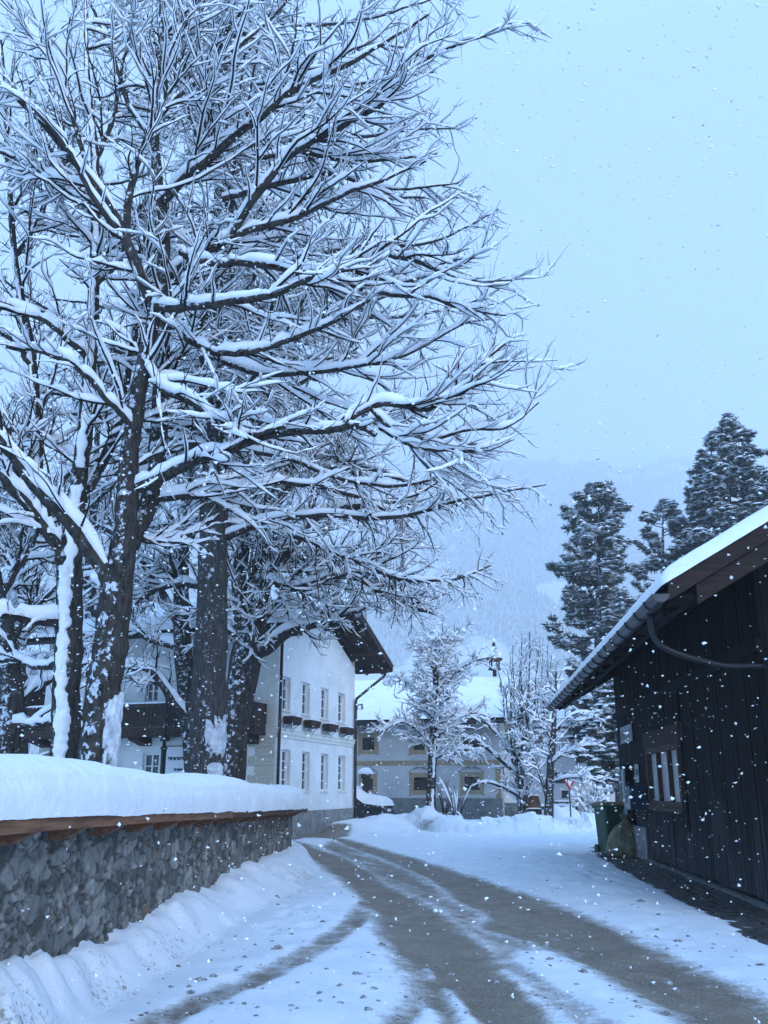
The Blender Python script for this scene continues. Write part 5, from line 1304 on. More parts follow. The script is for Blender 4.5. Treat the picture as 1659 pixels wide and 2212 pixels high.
ML_ = [
    [(248, 1278, 40, Z), (205, 1205, 36, Z - .2), (150, 1120, 33, Z - .5), (95, 1060, 28, Z - .7), (45, 985, 25, Z - .9), (0, 930, 22, Z - 1.1), (-60, 850, 16, Z - 1.3)],
    [(300, 1052, 30, Z), (360, 1022, 29, Z - .2), (440, 985, 27, Z - .4), (520, 950, 25, Z - .6), (600, 925, 23, Z - .7), (700, 918, 20, Z - .8), (760, 918, 17, Z - .9), (806, 938, 13, Z - 1)],
    [(745, 915, 15, Z - .9), (790, 885, 15, Z - .9), (850, 872, 15, Z - 1), (930, 893, 14, Z - 1), (985, 860, 12, Z - 1.1), (1045, 790, 9, Z - 1.2), (1112, 730, 5, Z - 1.2)],
    [(318, 790, 24, Z), (352, 838, 22, Z - .3), (400, 862, 20, Z - .5), (470, 905, 18, Z - .6), (540, 940, 14, Z - .8), (620, 925, 10, Z - .9)],
    [(333, 660, 26, Z), (375, 672, 26, Z - .3), (425, 662, 24, Z - .5), (500, 655, 21, Z - .7), (590, 640, 18, Z - .9), (690, 595, 14, Z - 1), (760, 585, 10, Z - 1.1)],
    [(360, 690, 22, Z + .1), (420, 735, 20, Z), (490, 760, 18, Z - .2), (590, 745, 15, Z - .3), (700, 700, 12, Z - .5), (800, 650, 8, Z - .6)],
    [(275, 520, 20, Z - .3), (280, 430, 19, Z - .4), (305, 340, 17, Z - .4), (330, 280, 15, Z - .5), (355, 220, 14, Z - .6), (360, 140, 12, Z - .7), (402, 56, 9, Z - .8), (430, -20, 6, Z - .9)],
    [(345, 440, 25, Z + 1), (400, 385, 24, Z + .6), (446, 353, 23, Z + .4), (520, 290, 21, Z + .2), (595, 242, 19, Z), (640, 205, 17, Z - .1), (700, 170, 15, Z - .2), (780, 130, 12, Z - .3), (850, 80, 9, Z - .3), (930, 30, 6, Z - .4)],
    [(490, 520, 20, Z + .6), (548, 436, 20, Z + .2), (604, 349, 19, Z), (660, 318, 18, Z - .1), (707, 294, 17, Z - .2), (771, 254, 15, Z - .3), (826, 222, 13, Z - .4), (894, 139, 11, Z - .5), (969, 103, 9, Z - .6), (1040, 80, 6, Z - .6), (1090, 60, 4, Z - .6)],
    [(352, 600, 24, Z + 1), (420, 560, 24, Z + .9), (490, 520, 22, Z + .6), (540, 500, 18, Z + .5), (640, 470, 15, Z + .4), (740, 420, 12, Z + .2), (830, 385, 8, Z), (920, 345, 5, Z)],
    [(500, 565, 20, Z + .2), (580, 580, 19, Z), (650, 590, 18, Z), (740, 588, 17, Z - .1), (830, 565, 15, Z - .2), (910, 580, 13, Z - .3), (975, 610, 10, Z - .4), (1040, 628, 7, Z - .4), (1100, 622, 4, Z - .5)],
    [(390, 545, 18, Z + .5), (500, 565, 19, Z + .2)],
    [(690, 600, 14, Z - .1), (760, 620, 13, Z - .2), (850, 640, 12, Z - .3), (930, 650, 9, Z - .4), (1000, 675, 7, Z - .4), (1095, 684, 4, Z - .5)],
    [(480, 430, 16, Z + .9), (600, 400, 15, Z + .9), (700, 380, 13, Z + .8), (790, 400, 10, Z + .8), (880, 415, 7, Z + .7), (990, 400, 4, Z + .6)],
    [(560, 340, 14, Z + .1), (650, 330, 13, Z + .3), (740, 350, 11, Z + .4), (840, 340, 8, Z + .5), (940, 330, 5, Z + .6)],
    [(800, 880, 13, Z - .9), (860, 930, 12, Z - .9), (930, 950, 10, Z - 1), (1010, 925, 8, Z - 1), (1090, 920, 6, Z - 1), (1160, 868, 4, Z - 1)],
    [(820, 925, 10, Z - .8), (900, 968, 9, Z - .9), (990, 970, 7, Z - 1), (1060, 968, 5, Z - 1), (1115, 945, 3, Z - 1)],
    [(480, 780, 15, Z + .8), (580, 810, 14, Z + .6), (690, 800, 12, Z + .5), (800, 790, 9, Z + .3), (900, 760, 7, Z + .2), (1010, 700, 5, Z), (1070, 690, 3, Z)],
    [(240, 450, 18, Z - .5), (190, 440, 17, Z - .3), (120, 400, 15, Z - .2), (50, 350, 12, Z), (-30, 320, 9, Z)],
    [(262, 500, 18, Z - .4), (200, 420, 15, Z - .8), (130, 300, 12, Z - 1.2), (40, 210, 9, Z - 1.5), (-40, 160, 7, Z - 1.8)],
    [(197, 391, 14, Z - .7), (160, 250, 12, Z - .7), (110, 120, 10, Z - .8), (40, 30, 7, Z - .9), (0, -40, 5, Z - 1)],
    [(345, 250, 15, Z + 1.1), (400, 190, 13, Z + 1.2), (470, 130, 11, Z + 1.3), (560, 60, 8, Z + 1.4), (620, 0, 6, Z + 1.5)],
    [(338, 320, 15, Z + 1.1), (280, 220, 13, Z + 1.3), (240, 110, 10, Z + 1.5), (190, 0, 7, Z + 1.6)],
    [(290, 930, 17, Z), (235, 860, 15, Z - .4), (180, 800, 13, Z - .7), (100, 765, 10, Z - 1), (10, 745, 7, Z - 1.2)],
    [(352, 800, 20, Z + .9), (420, 720, 18, Z + 1.2), (470, 600, 15, Z + 1.6), (520, 480, 12, Z + 1.9), (540, 350, 9, Z + 2.1), (560, 210, 6, Z + 2.2)],
    [(330, 1080, 20, Z + .6), (400, 1075, 18, Z + .9), (480, 1060, 15, Z + 1.2), (590, 1040, 11, Z + 1.5), (700, 1055, 7, Z + 1.7)],
    [(270, 1140, 17, Z + .2), (330, 1170, 15, Z + .6), (400, 1150, 12, Z + 1), (480, 1110, 8, Z + 1.3)],
]
limbs = batch([limb(l) for l in ML_])
limbs = (wiggle(limbs[0], .012, 5), limbs[1])
st = (np.vstack([cr(np.column_stack([mst[0], mst[1]]), 40)[None, :, :3], cr(np.column_stack([mst2[0], mst2[1]]), 40)[None, :, :3]]), np.vstack([cr(np.column_stack([mst[0], mst[1]]), 40)[None, :, 3], cr(np.column_stack([mst2[0], mst2[1]]), 40)[None, :, 3]]))
L1a = grow(*limbs, 3.0, .10, .95, 1.0, 2.9, 32, 13, .5, .0085, -.12, .16, .10, hbias=.85, seed=11, rmax=.024, lenfall=.70)
L1b = grow(*st, 2.6, .20, .98, 1.0, 2.8, 58, 13, .5, .0085, -.12, .18, .10, hbias=.8, seed=12, rmax=.028)
L1 = (np.vstack([L1a[0], L1b[0]]), np.vstack([L1a[1], L1b[1]]))
L2 = grow(*L1, 2.5, .10, .96, .5, 1.35, 34, 10, .75, .0062, -.12, .25, .10, seed=14, hbias=.75)
L2b = grow(*limbs, 2.6, .1, 1, .4, 1.2, 42, 9, .3, .0062, -.05, .25, .10, seed=15, hbias=.7)
L3 = grow(*L2, 1.6, .2, .96, .22, .6, 38, 5, .85, .0050, -.1, .3, .10, seed=16, hbias=.6)
LS = grow(*limbs, 2.6, .1, .98, .4, 1.2, 72, 8, .22, .0045, .7, .4, .14, seed=17, hbias=-.8)
LS2 = grow(*L1, 4.6, .1, .98, .20, .80, 58, 7, .4, .0042, .5, .5, .15, seed=18, hbias=-.5)
LS3 = grow(*L2, 6.0, .1, .99, .12, .45, 48, 5, .5, .0038, .3, .5, .16, seed=19)
tree('maple_tree', 'big bare maple with heavy limbs and a pocket of snow in its trunk fork', 'tree', tuple(D(205, 1690, Z))[:2] + (.3,),
     [(mt[0][None], mt[1][None]), (mst[0][None], mst[1][None]), (mst2[0][None], mst2[1][None]), limbs], [L1, L2, L2b, L3], 'bare trees in the walled garden', amt=1.05, gap=.17, bare=(LS, LS2, LS3),
     extra_snow=[(lambda b: (np.array([tuple(p) for p in b[0]]), np.array([q for q in b[1] if len(q) == 4])))(lumpy_blob(tuple(D(226, 1246, 12.0)), (.20, .17, .13), 3, 16, 13, .3, -1.3))])

# ---- slimmer twin-stemmed maple on its left with a white stripe of driven snow
Z = 13.2
a0 = limb([(136, 1800, 66, Z), (140, 1690, 62, Z), (145, 1500, 60, Z), (150, 1350, 58, Z), (152, 1230, 56, Z)], 22)
a1 = limb([(152, 1250, 50, Z), (163, 1100, 42, Z), (182, 950, 36, Z), (196, 780, 32, Z), (203, 620, 28, Z), (208, 480, 24, Z), (205, 330, 20, Z), (190, 180, 16, Z), (185, 20, 11, Z), (180, -120, 8, Z)], 40)
aL = [
    [(150, 1250, 40, Z), (118, 1165, 36, Z - .2), (70, 1105, 32, Z - .4), (25, 1060, 28, Z - .6), (-30, 1000, 22, Z - .8)],
    [(138, 1345, 28, Z), (95, 1335, 26, Z - .2), (50, 1322, 24, Z - .4), (0, 1312, 21, Z - .6), (-60, 1300, 16, Z - .8)],
    [(163, 1100, 30, Z), (205, 1030, 27, Z + .2), (240, 960, 24, Z + .4), (262, 880, 20, Z + .5), (280, 760, 16, Z + .7), (300, 640, 12, Z + .9), (310, 500, 8, Z + 1)],
    [(110, 1155, 24, Z - .2), (85, 1050, 23, Z - .1), (75, 900, 22, Z), (62, 740, 20, Z), (35, 600, 17, Z), (20, 430, 14, Z), (10, 260, 10, Z), (0, 90, 7, Z)],
    [(196, 780, 20, Z), (150, 735, 17, Z - .3), (95, 690, 14, Z - .5), (20, 660, 11, Z - .7), (-50, 620, 8, Z - .9)],
    [(203, 620, 18, Z), (250, 560, 15, Z + .3), (290, 470, 12, Z + .6), (340, 400, 8, Z + .8)],
    [(68, 800, 15, Z), (30, 740, 12, Z - .3), (-30, 700, 9, Z - .5)],
    [(208, 480, 15, Z), (150, 400, 12, Z - .2), (100, 300, 9, Z - .3), (60, 170, 6, Z - .4)],
    [(205, 350, 14, Z), (250, 250, 11, Z + .3), (270, 130, 8, Z + .5), (300, 20, 6, Z + .6)],
    [(30, 560, 12, Z), (90, 470, 10, Z + .3), (120, 360, 7, Z + .5)],
    [(60, 1090, 18, Z - .4), (20, 960, 15, Z - .3), (-20, 820, 12, Z - .3)],
    [(175, 1000, 17, Z), (120, 960, 15, Z + .4), (60, 935, 12, Z + .8), (-10, 925, 9, Z + 1)],
    [(150, 1420, 17, Z), (95, 1440, 15, Z + .5), (40, 1420, 12, Z + .9), (-20, 1430, 9, Z + 1.2)],
]
aLb = batch([limb(l) for l in aL]); aLb = (wiggle(aLb[0], .012, 6), aLb[1])
B1 = grow(*aLb, 2.9, .1, .98, .9, 2.4, 36, 12, .5, .0085, -.12, .16, .10, hbias=.8, seed=21, rmax=.024)
B1b = grow(a1[0][None], a1[1][None], 2.8, .1, .98, .9, 2.4, 60, 12, .45, .0085, -.12, .18, .10, hbias=.75, seed=22, rmax=.026)
B1 = (np.vstack([B1[0], B1b[0]]), np.vstack([B1[1], B1b[1]]))
B2 = grow(*B1, 2.6, .12, .98, .45, 1.25, 36, 10, .75, .0062, -.12, .25, .10, seed=23, hbias=.7)
B3 = grow(*B2, 1.7, .2, .98, .2, .55, 38, 5, .85, .0050, -.1, .3, .1, seed=24, hbias=.5)
BS = grow(*aLb, 2.8, .1, .98, .4, 1.1, 72, 8, .22, .0045, .7, .4, .14, seed=25, hbias=-.8)
BS2 = grow(*B1, 6.0, .1, .98, .2, .75, 58, 7, .4, .0042, .5, .5, .15, seed=26, hbias=-.5)
tree('maple_tree', 'slim maple with a ragged white stripe of driven snow up its trunk', 'tree', tuple(D(140, 1690, Z))[:2] + (.3,),
     [(a0[0][None], a0[1][None]), (a1[0][None], a1[1][None]), aLb], [B1, B2, B3], 'bare trees in the walled garden', amt=1.05, gap=.17, bare=(BS, BS2),
     extra_snow=[plaster_stripe(a0[0], a0[1], R(-92), .50, .07, 201), plaster_stripe(a1[0], a1[1], R(-80), .55, .045, 211), plaster_stripe(*limb(aL[3]), R(-70), .6, .035, 221), plaster_stripe(*limb(aL[2]), R(-120), .45, .025, 231)])

# ---- generic spreading garden trees
def spread_tree(name, label, base, trunk_pts, limb_list, dens, seed, Zs, group='bare trees in the walled garden', amt=1., drooped=False, r_t=.0085, k0=8, rnd=10):
    tr = limb(trunk_pts, 24); P, Rr = tr[0][None], tr[1][None]
    ls = batch([limb(l, 20) for l in limb_list]) if limb_list else (np.zeros((0, 20, 3)), np.zeros((0, 20)))
    r = np.random.default_rng(seed)
    auto = grow(P, Rr, rnd / max(.1, np.linalg.norm(tr[0][-1] - tr[0][0])), .35, 1, 2.6, 4.6, 58, 19, .55, .03, .35, .10, .09, hbias=.3, seed=seed, rmax=.12)
    ls = (np.vstack([ls[0], auto[0]]), np.vstack([ls[1], auto[1]])); ls = (wiggle(ls[0], .02, seed), ls[1])
    u0, u1 = (-.25, .55) if drooped else (.3, .35)
    l1 = grow(*ls, dens * .75, .10, .98, 1.0, 2.8, 42, 11, .5, r_t * 1.35, u0, u1, .11, hbias=.4, seed=seed + 1, rmax=.04)
    l2 = grow(*l1, dens * 1.05, .12, .98, .4, 1.3, 42, 8, .75, r_t * .95, u0, u1 * 1.2, .11, seed=seed + 2, hbias=.3)
    l3 = grow(*l2, dens * .85, .2, .98, .22, .65, 44, 5, .85, r_t * .8, u0, u1 * 1.2, .11, seed=seed + 3)
    l3b = (l3[0][::2], l3[1][::2]); l3 = (l3[0][1::2], l3[1][1::2])
    lb_ = grow(*l2, dens * 1.0, .1, .99, .2, .6, 52, 6, .5, .0055, u0 + .3, u1, .16, seed=seed + 4); lc_ = grow(*l1, dens * .8, .1, .99, .3, .9, 58, 7, .4, .006, u0 + .2, u1, .15, seed=seed + 5)
    return tree(name, label, 'tree', tuple(base)[:2] + (.3,), [(P, Rr), ls], [l1, l2, l3], group, amt=amt * .95, k0=k0, wide=.95, bare=(lb_, lc_, l3b))
Z = 25.0
spread_tree('maple_tree', 'dark spreading maple behind the larch, its drooping twigs hanging over the white house roof', D(505, 1690, Z),
    [(498, 1800, 54, Z), (503, 1640, 56, Z), (515, 1520, 64, Z), (530, 1430, 70, Z), (548, 1330, 60, Z), (570, 1220, 46, Z), (588, 1080, 34, Z), (600, 940, 22, Z), (610, 820, 12, Z)],
    [[(535, 1400, 40, Z), (520, 1290, 36, Z), (530, 1180, 32, Z + .5), (540, 1040, 26, Z + .8), (556, 900, 18, Z + 1), (560, 780, 10, Z + 1)],
     [(548, 1420, 32, Z), (600, 1380, 28, Z - .5), (660, 1345, 22, Z - 1), (720, 1335, 14, Z - 1.4), (790, 1310, 8, Z - 1.8)],
     [(562, 1270, 36, Z), (620, 1190, 30, Z - .4), (690, 1120, 24, Z - .8), (780, 1090, 16, Z - 1.2), (900, 1120, 9, Z - 1.6)],
     [(575, 1200, 28, Z), (660, 1200, 24, Z + .5), (760, 1230, 18, Z + .8), (860, 1300, 12, Z + 1), (960, 1330, 7, Z + 1.2)],
     [(590, 1080, 24, Z), (690, 1020, 20, Z), (800, 1010, 14, Z - .5), (920, 1060, 8, Z - 1)],
     [(585, 1110, 26, Z), (640, 990, 22, Z + .4), (720, 920, 16, Z + .8), (820, 900, 10, Z + 1.2), (920, 930, 6, Z + 1.4)],
     [(565, 1250, 24, Z), (650, 1270, 20, Z - 1), (730, 1250, 16, Z - 1.6), (830, 1250, 10, Z - 2), (900, 1300, 6, Z - 2.2)],
     [(540, 1330, 24, Z), (470, 1280, 20, Z + .5), (380, 1260, 15, Z + 1), (290, 1290, 9, Z + 1.4)],
     [(600, 1000, 18, Z), (560, 880, 14, Z - .6), (620, 760, 11, Z - 1), (720, 700, 7, Z - 1.2)]],
    4.2, 301, Z, drooped=True, amt=.95, r_t=.0095, rnd=16)
Z = 27.0
spread_tree('maple_tree', 'dark maple in front of the balcony, its trunk just left of the larch', D(408, 1690, Z),
    [(425, 1820, 44, Z), (418, 1640, 44, Z), (404, 1500, 42, Z), (394, 1380, 40, Z), (392, 1240, 34, Z), (404, 1080, 26, Z), (412, 900, 16, Z), (415, 760, 9, Z)],
    [[(410, 1560, 24, Z), (372, 1510, 22, Z - .4), (330, 1450, 18, Z - .8), (270, 1440, 13, Z - 1), (210, 1470, 8, Z - 1.2)],
     [(394, 1350, 26, Z), (340, 1270, 22, Z), (280, 1180, 16, Z - .5), (200, 1130, 10, Z - .8)],
     [(394, 1400, 22, Z), (330, 1380, 18, Z + .5), (260, 1360, 13, Z + .8), (170, 1390, 8, Z + 1)],
     [(398, 1180, 22, Z), (460, 1090, 18, Z), (540, 1030, 12, Z - .5), (640, 1010, 7, Z - .8)]],
    3.4, 321, Z, drooped=True, amt=1., r_t=.010, rnd=16)
Z = 17.0
spread_tree('maple_tree', 'leftmost snow-plastered maple trunk standing at the picture edge', D(16, 1690, Z),
    [(10, 1800, 62, Z), (14, 1660, 58, Z), (26, 1540, 54, Z), (20, 1420, 44, Z), (0, 1300, 34, Z), (-30, 1150, 24, Z), (-50, 1000, 14, Z)],
    [[(25, 1530, 26, Z), (75, 1480, 22, Z + .4), (130, 1450, 17, Z + .8), (210, 1430, 10, Z + 1), (300, 1440, 6, Z + 1.2)],
     [(15, 1400, 22, Z), (70, 1330, 18, Z + .3), (140, 1270, 12, Z + .6), (220, 1230, 7, Z + .8)],
     [(0, 1290, 20, Z), (60, 1190, 16, Z + .5), (110, 1080, 11, Z + 1), (170, 990, 7, Z + 1.2)],
     [(20, 1560, 20, Z), (90, 1570, 16, Z - .3), (160, 1560, 11, Z - .6), (230, 1600, 6, Z - .8)]],
    3.4, 341, Z, amt=1.15, r_t=.0085, rnd=6)
Z = 30.0
spread_tree('maple_tree', 'bare tree far back in the garden showing between the two nearest maple trunks', D(235, 1690, Z),
    [(205, 1800, 36, Z), (205, 1600, 34, Z), (200, 1450, 31, Z), (196, 1280, 27, Z), (200, 1100, 21, Z), (210, 950, 14, Z), (215, 820, 8, Z)], 
    [[(200, 1400, 20, Z), (130, 1340, 16, Z), (50, 1300, 10, Z), (-20, 1310, 7, Z)], [(198, 1330, 18, Z), (270, 1260, 14, Z), (350, 1230, 9, Z)], [(198, 1240, 17, Z), (120, 1150, 13, Z), (50, 1090, 8, Z)]],
    3.0, 361, Z, amt=1.05, r_t=.011, rnd=26)
Z = 32.0
spread_tree('maple_tree', 'bare tree farthest back at the left, its crown behind the leftmost maples', D(60, 1690, Z),
    [(40, 1800, 34, Z), (45, 1600, 32, Z), (50, 1450, 29, Z), (50, 1280, 25, Z), (60, 1100, 19, Z), (70, 960, 12, Z), (75, 850, 7, Z)], [], 3.0, 381, Z, amt=1.05, r_t=.011, rnd=30)

# ---- the great larch: straight trunk, long level boughs, hanging spurs
Z = 20.0
lt = limb([(446, 1830, 98, Z), (447, 1690, 88, Z), (450, 1560, 80, Z), (455, 1400, 72, Z), (461, 1200, 66, Z), (466, 1000, 58, Z), (471, 800, 50, Z), (477, 560, 43, Z), (483, 300, 36, Z), (490, 40, 29, Z), (496, -200, 22, Z), (502, -480, 12, Z)], 60)
LL = [
    [(475, 1165, 20, Z), (560, 1130, 19, Z - .4), (660, 1118, 17, Z - .7), (780, 1122, 15, Z - .9), (880, 1118, 13, Z - 1), (980, 1092, 10, Z - 1.1), (1080, 1072, 8, Z - 1.2), (1180, 1050, 4, Z - 1.2)],
    [(470, 1030, 20, Z), (540, 1018, 18, Z + .4), (640, 1040, 15, Z + .8), (720, 1052, 13, Z + 1), (800, 1070, 11, Z + 1.2), (900, 1060, 8, Z + 1.4), (1000, 1000, 4, Z + 1.5)],
    [(480, 1130, 16, Z), (620, 1150, 15, Z + .8), (740, 1200, 13, Z + 1.2), (860, 1245, 11, Z + 1.5), (980, 1250, 8, Z + 1.7), (1062, 1222, 4, Z + 1.8)],
    [(470, 960, 15, Z), (600, 985, 14, Z - .8), (720, 1030, 12, Z - 1.2), (850, 1050, 10, Z - 1.6), (950, 1030, 7, Z - 1.8), (1005, 985, 4, Z - 1.9)],
    [(474, 720, 16, Z), (600, 700, 14, Z + .4), (760, 690, 11, Z + .7), (900, 680, 8, Z + .9), (1060, 640, 4, Z + 1)],
    [(476, 600, 16, Z), (600, 560, 14, Z - .4), (780, 530, 11, Z - .6), (940, 520, 7, Z - .7), (1075, 450, 4, Z - .8)],
    [(480, 470, 15, Z), (600, 450, 13, Z), (760, 430, 10, Z + .2), (900, 430, 7, Z + .3), (1030, 420, 4, Z + .4)],
    [(480, 330, 14, Z), (640, 300, 12, Z - .3), (800, 290, 9, Z - .5), (990, 275, 4, Z - .7)],
    [(485, 200, 13, Z), (620, 190, 11, Z), (780, 180, 8, Z + .2), (940, 160, 4, Z + .3)],
    [(488, 80, 12, Z), (620, 60, 10, Z - .3), (800, 40, 7, Z - .4), (960, -10, 4, Z - .5)],
    [(478, 640, 14, Z), (380, 640, 12, Z + .4), (260, 660, 9, Z + .8), (100, 640, 5, Z + 1.1)],
    [(478, 500, 13, Z), (340, 480, 11, Z + .6), (180, 500, 8, Z + 1), (40, 480, 4, Z + 1.3)],
]
lb = batch([limb(l, 22) for l in LL]); lb = (wiggle(lb[0], .02, 9), lb[1])
au = grow(lt[0][None], lt[1][None], 6.4, .28, .97, 4.2, 7.0, 88, 21, .3, .02, -.10, .22, .05, hbias=.85, seed=401, rmax=.085, lenfall=.45)
lb = (np.vstack([lb[0], au[0]]), np.vstack([lb[1], au[1]]))
g1 = grow(*lb, 5.6, .1, 1, .5, 1.5, 55, 8, .4, .0085, -.55, .25, .10, hbias=.35, seed=402, rmax=.024, lenfall=.35)
g2 = grow(*g1, 5.5, .1, 1, .18, .55, 45, 5, .6, .0062, -.5, .15, .12, seed=403)
g3 = grow(*lb, 9.0, .25, 1, .15, .5, 60, 4, .2, .0062, -.2, .5, .10, seed=404)
lar = tree('larch_tree', 'huge straight larch trunk with long level boughs and fine hanging cone-hung twigs', 'tree', (float(lt[0][1, 0]), Z, .3),
     [(lt[0][None], lt[1][None])], [lb, g1, g2, g3], 'bare trees in the walled garden', bark='bark_larch', twig='twig_fine', amt=.82, k0=20, gap=.2)
# cones along the spurs
r_ = np.random.default_rng(8); ii = r_.integers(0, len(g1[0]), 9000); jj = r_.integers(2, 9, 9000); cpos = g1[0][ii, jj] - UPN * .02
octa = np.array([[1, 0, 0], [0, 1, 0], [-1, 0, 0], [0, -1, 0], [0, 0, 1.5], [0, 0, -1.5]]) * .020
cf = np.array([[0, 1, 4], [1, 2, 4], [2, 3, 4], [3, 0, 4], [1, 0, 5], [2, 1, 5], [3, 2, 5], [0, 3, 5]])
V = (cpos[:, None] + octa[None] * r_.uniform(.7, 1.3, (9000, 1, 1))).reshape(-1, 3); Fc = (np.arange(9000)[:, None, None] * 6 + cf[None]).reshape(-1, 3)
co_ = raw('cones', V, Fc, M['twig_fine'], lar); co_['kind'] = 'stuff'
# old driven-snow plaques on the larch trunk
def plaque(tree_o, P, Rr, z0, z1, a0, a1, seed):
    nz_, na = 110, 60; zs_ = np.linspace(z0, z1, nz_); an = np.linspace(a0, a1, na); ZZ_, AN = np.meshgrid(zs_, an, indexing='ij')
    px_ = np.interp(ZZ_, P[:, 2], P[:, 0]); py_ = np.interp(ZZ_, P[:, 2], P[:, 1]); rr_ = np.interp(ZZ_, P[:, 2], Rr)
    ez_ = np.minimum((ZZ_ - z0), (z1 - ZZ_)) / (z1 - z0) * 2; ea = np.minimum(AN - a0, a1 - AN) / (a1 - a0) * 2
    m_ = (.5 * fbm(AN * 3.4, ZZ_ * 2.2, 4, seed) + .5 * fbm(AN * 9, ZZ_ * 8, 4, seed + 3)) + .55 * np.minimum(ez_, 1) ** .5 * np.minimum(ea, 1) ** .5 - .66
    th = np.where(m_ > 0, .035 + .05 * np.minimum(m_, .3), -.06) + .012 * (fbm(AN * 12, ZZ_ * 12, 3, seed + 1) - .5)
    V = np.stack([px_ + (rr_ + th) * np.cos(AN), py_ + (rr_ + th) * np.sin(AN), ZZ_], -1).reshape(-1, 3)
    i = np.arange(nz_ - 1)[:, None] * na + np.arange(na - 1)[None]; f_ = np.stack([i, i + 1, i + na + 1, i + na], -1).reshape(-1, 4)
    mm_ = (m_ > -.02).ravel(); f_ = f_[mm_[f_].any(1)]
    used, inv = np.unique(f_, return_inverse=True)
    raw('snow_patch', V[used], inv.reshape(f_.shape), M['old_snow'], tree_o, True)
M['old_snow'] = speckled('old_snow', (.34, .37, .41), (.66, .70, .76), 7, .9, .6, .03, detail=8)
plaque(lar, lt[0], lt[1], D(470, 1640, Z).z, D(470, 1545, Z).z, R(-92), R(-8), 411)
plaque(lar, lt[0], lt[1], D(470, 1705, Z).z, D(470, 1648, Z).z, R(-85), R(-5), 415)
mp = [o for o in C.objects if o.name == 'maple_tree'][0]
plaque(mp, mt[0], mt[1], D(220, 1668, 12).z, D(230, 1490, 12).z, R(-62), R(10), 421)

# ---- trees on the square
def square_tree(name, label, base, P, Rr, d1, d2, len1, len2, up, seed, amt, r_t, hb=.2, ang=50, t0=.25, lf=.5):
    l1 = grow(P, Rr, d1, t0, .99, len1[0], len1[1], ang, 9, .5, r_t * 1.3, up[0], up[1], .12, hbias=hb, seed=seed, rmax=.05, lenfall=lf)
    l2 = grow(*l1, d2, .12, .98, len2[0], len2[1], 48, 6, .7, r_t, up[0] * .5, up[1], .14, hbias=hb, seed=seed + 1)
    l3 = grow(*l2, d2 * .8, .15, .98, .2, .5, 48, 4, .8, r_t * .9, 0, up[1], .14, seed=seed + 2)
    return tree(name, label, 'tree', tuple(base), [(P, Rr)], [l1, l2, l3], 'bare trees on the square', amt=amt, gap=.10, wide=1.45)
Y_ = G(932, 1783).y
tr_ = limb([(930, 1790, 24, Y_), (932, 1700, 20, Y_), (937, 1600, 18, Y_), (940, 1520, 15, Y_), (944, 1440, 11, Y_), (950, 1370, 6, Y_)], 24)
ls = batch([limb([(q[0], q[1], q[2] * .62, q[3]) for q in l], 16) for l in [
    [(937, 1620, 10, Y_), (905, 1580, 9, Y_), (870, 1560, 7, Y_ - .5), (832, 1575, 4, Y_ - .8)], [(938, 1600, 10, Y_), (975, 1560, 9, Y_), (1020, 1540, 6, Y_ + .5), (1060, 1550, 4, Y_ + .8)],
    [(940, 1530, 9, Y_), (905, 1490, 8, Y_), (870, 1470, 6, Y_ + .6), (845, 1480, 4, Y_ + .9)], [(941, 1510, 10, Y_), (980, 1460, 9, Y_), (1020, 1430, 7, Y_ - .5), (1065, 1418, 4, Y_ - .8)],
    [(943, 1460, 8, Y_), (915, 1410, 7, Y_), (880, 1390, 4, Y_)], [(945, 1430, 8, Y_), (975, 1380, 6, Y_), (1010, 1355, 4, Y_)], [(936, 1640, 9, Y_), (990, 1620, 8, Y_ - 1), (1040, 1620, 4, Y_ - 1.6)],
    [(940, 1560, 8, Y_), (960, 1520, 7, Y_ - 1.2), (975, 1500, 4, Y_ - 2)], [(940, 1560, 8, Y_), (930, 1530, 7, Y_ + 1.2), (935, 1510, 4, Y_ + 2)]]])
l1 = grow(*ls, 8.5, .08, .98, .6, 1.5, 46, 9, .6, .013, .05, .25, .13, seed=501, rmax=.026); l1b = grow(tr_[0][None], tr_[1][None], 15.0, .34, .98, 1.0, 2.5, 66, 9, .5, .013, .05, .2, .12, seed=505, rmax=.028)
l1 = (np.vstack([l1[0], l1b[0]]), np.vstack([l1[1], l1b[1]]))
l2 = grow(*l1, 4.2, .1, .98, .3, .85, 46, 7, .75, .0115, .0, .3, .13, seed=502); l3 = grow(*l2, 3.0, .1, .98, .2, .45, 46, 4, .8, .0105, 0, .4, .13, seed=503)
tree('fruit_tree', 'small round-crowned tree thick with snow standing alone in front of the farmhouse', 'tree', tuple(G(932, 1783)), [(tr_[0][None], tr_[1][None]), ls], [l1, l2, l3], 'bare trees on the square', amt=1.25, gap=.10, wide=1.25,
     extra_snow=[plaster_stripe(tr_[0][:10], tr_[1][:10], R(-70), .32, .03, 241)])
Y_ = 41.0                                             # upright many-stemmed tree
stems = []
r_ = np.random.default_rng(55)
for k in range(19):
    xt = 1076 + k * 7.6 + r_.uniform(-6, 6); yt = 1345 + abs(k - 9) ** 1.4 * 4 + r_.uniform(0, 50); yo = r_.uniform(-1.2, 1.2)
    stems.append([(1128 + (k - 9) * .6, 1775, 9, Y_), (1128 + (xt - 1128) * .18, 1690, 6.5, Y_ + yo * .2), (1128 + (xt - 1128) * .55, 1590, 4.4, Y_ + yo * .6), (1128 + (xt - 1128) * .85, 1480, 2.6, Y_ + yo * .9), (xt, yt, 1.2, Y_ + yo)])
sb = batch([limb(l, 20) for l in stems]); sb = (wiggle(sb[0], .03, 4), sb[1])
k1 = grow(*sb, 3.8, .12, .99, .5, 1.5, 38, 9, .6, .011, .10, .5, .11, seed=521, rmax=.02); k2 = grow(*k1, 3.6, .1, .98, .25, .7, 45, 5, .7, .011, 0, .5, .14, seed=522)
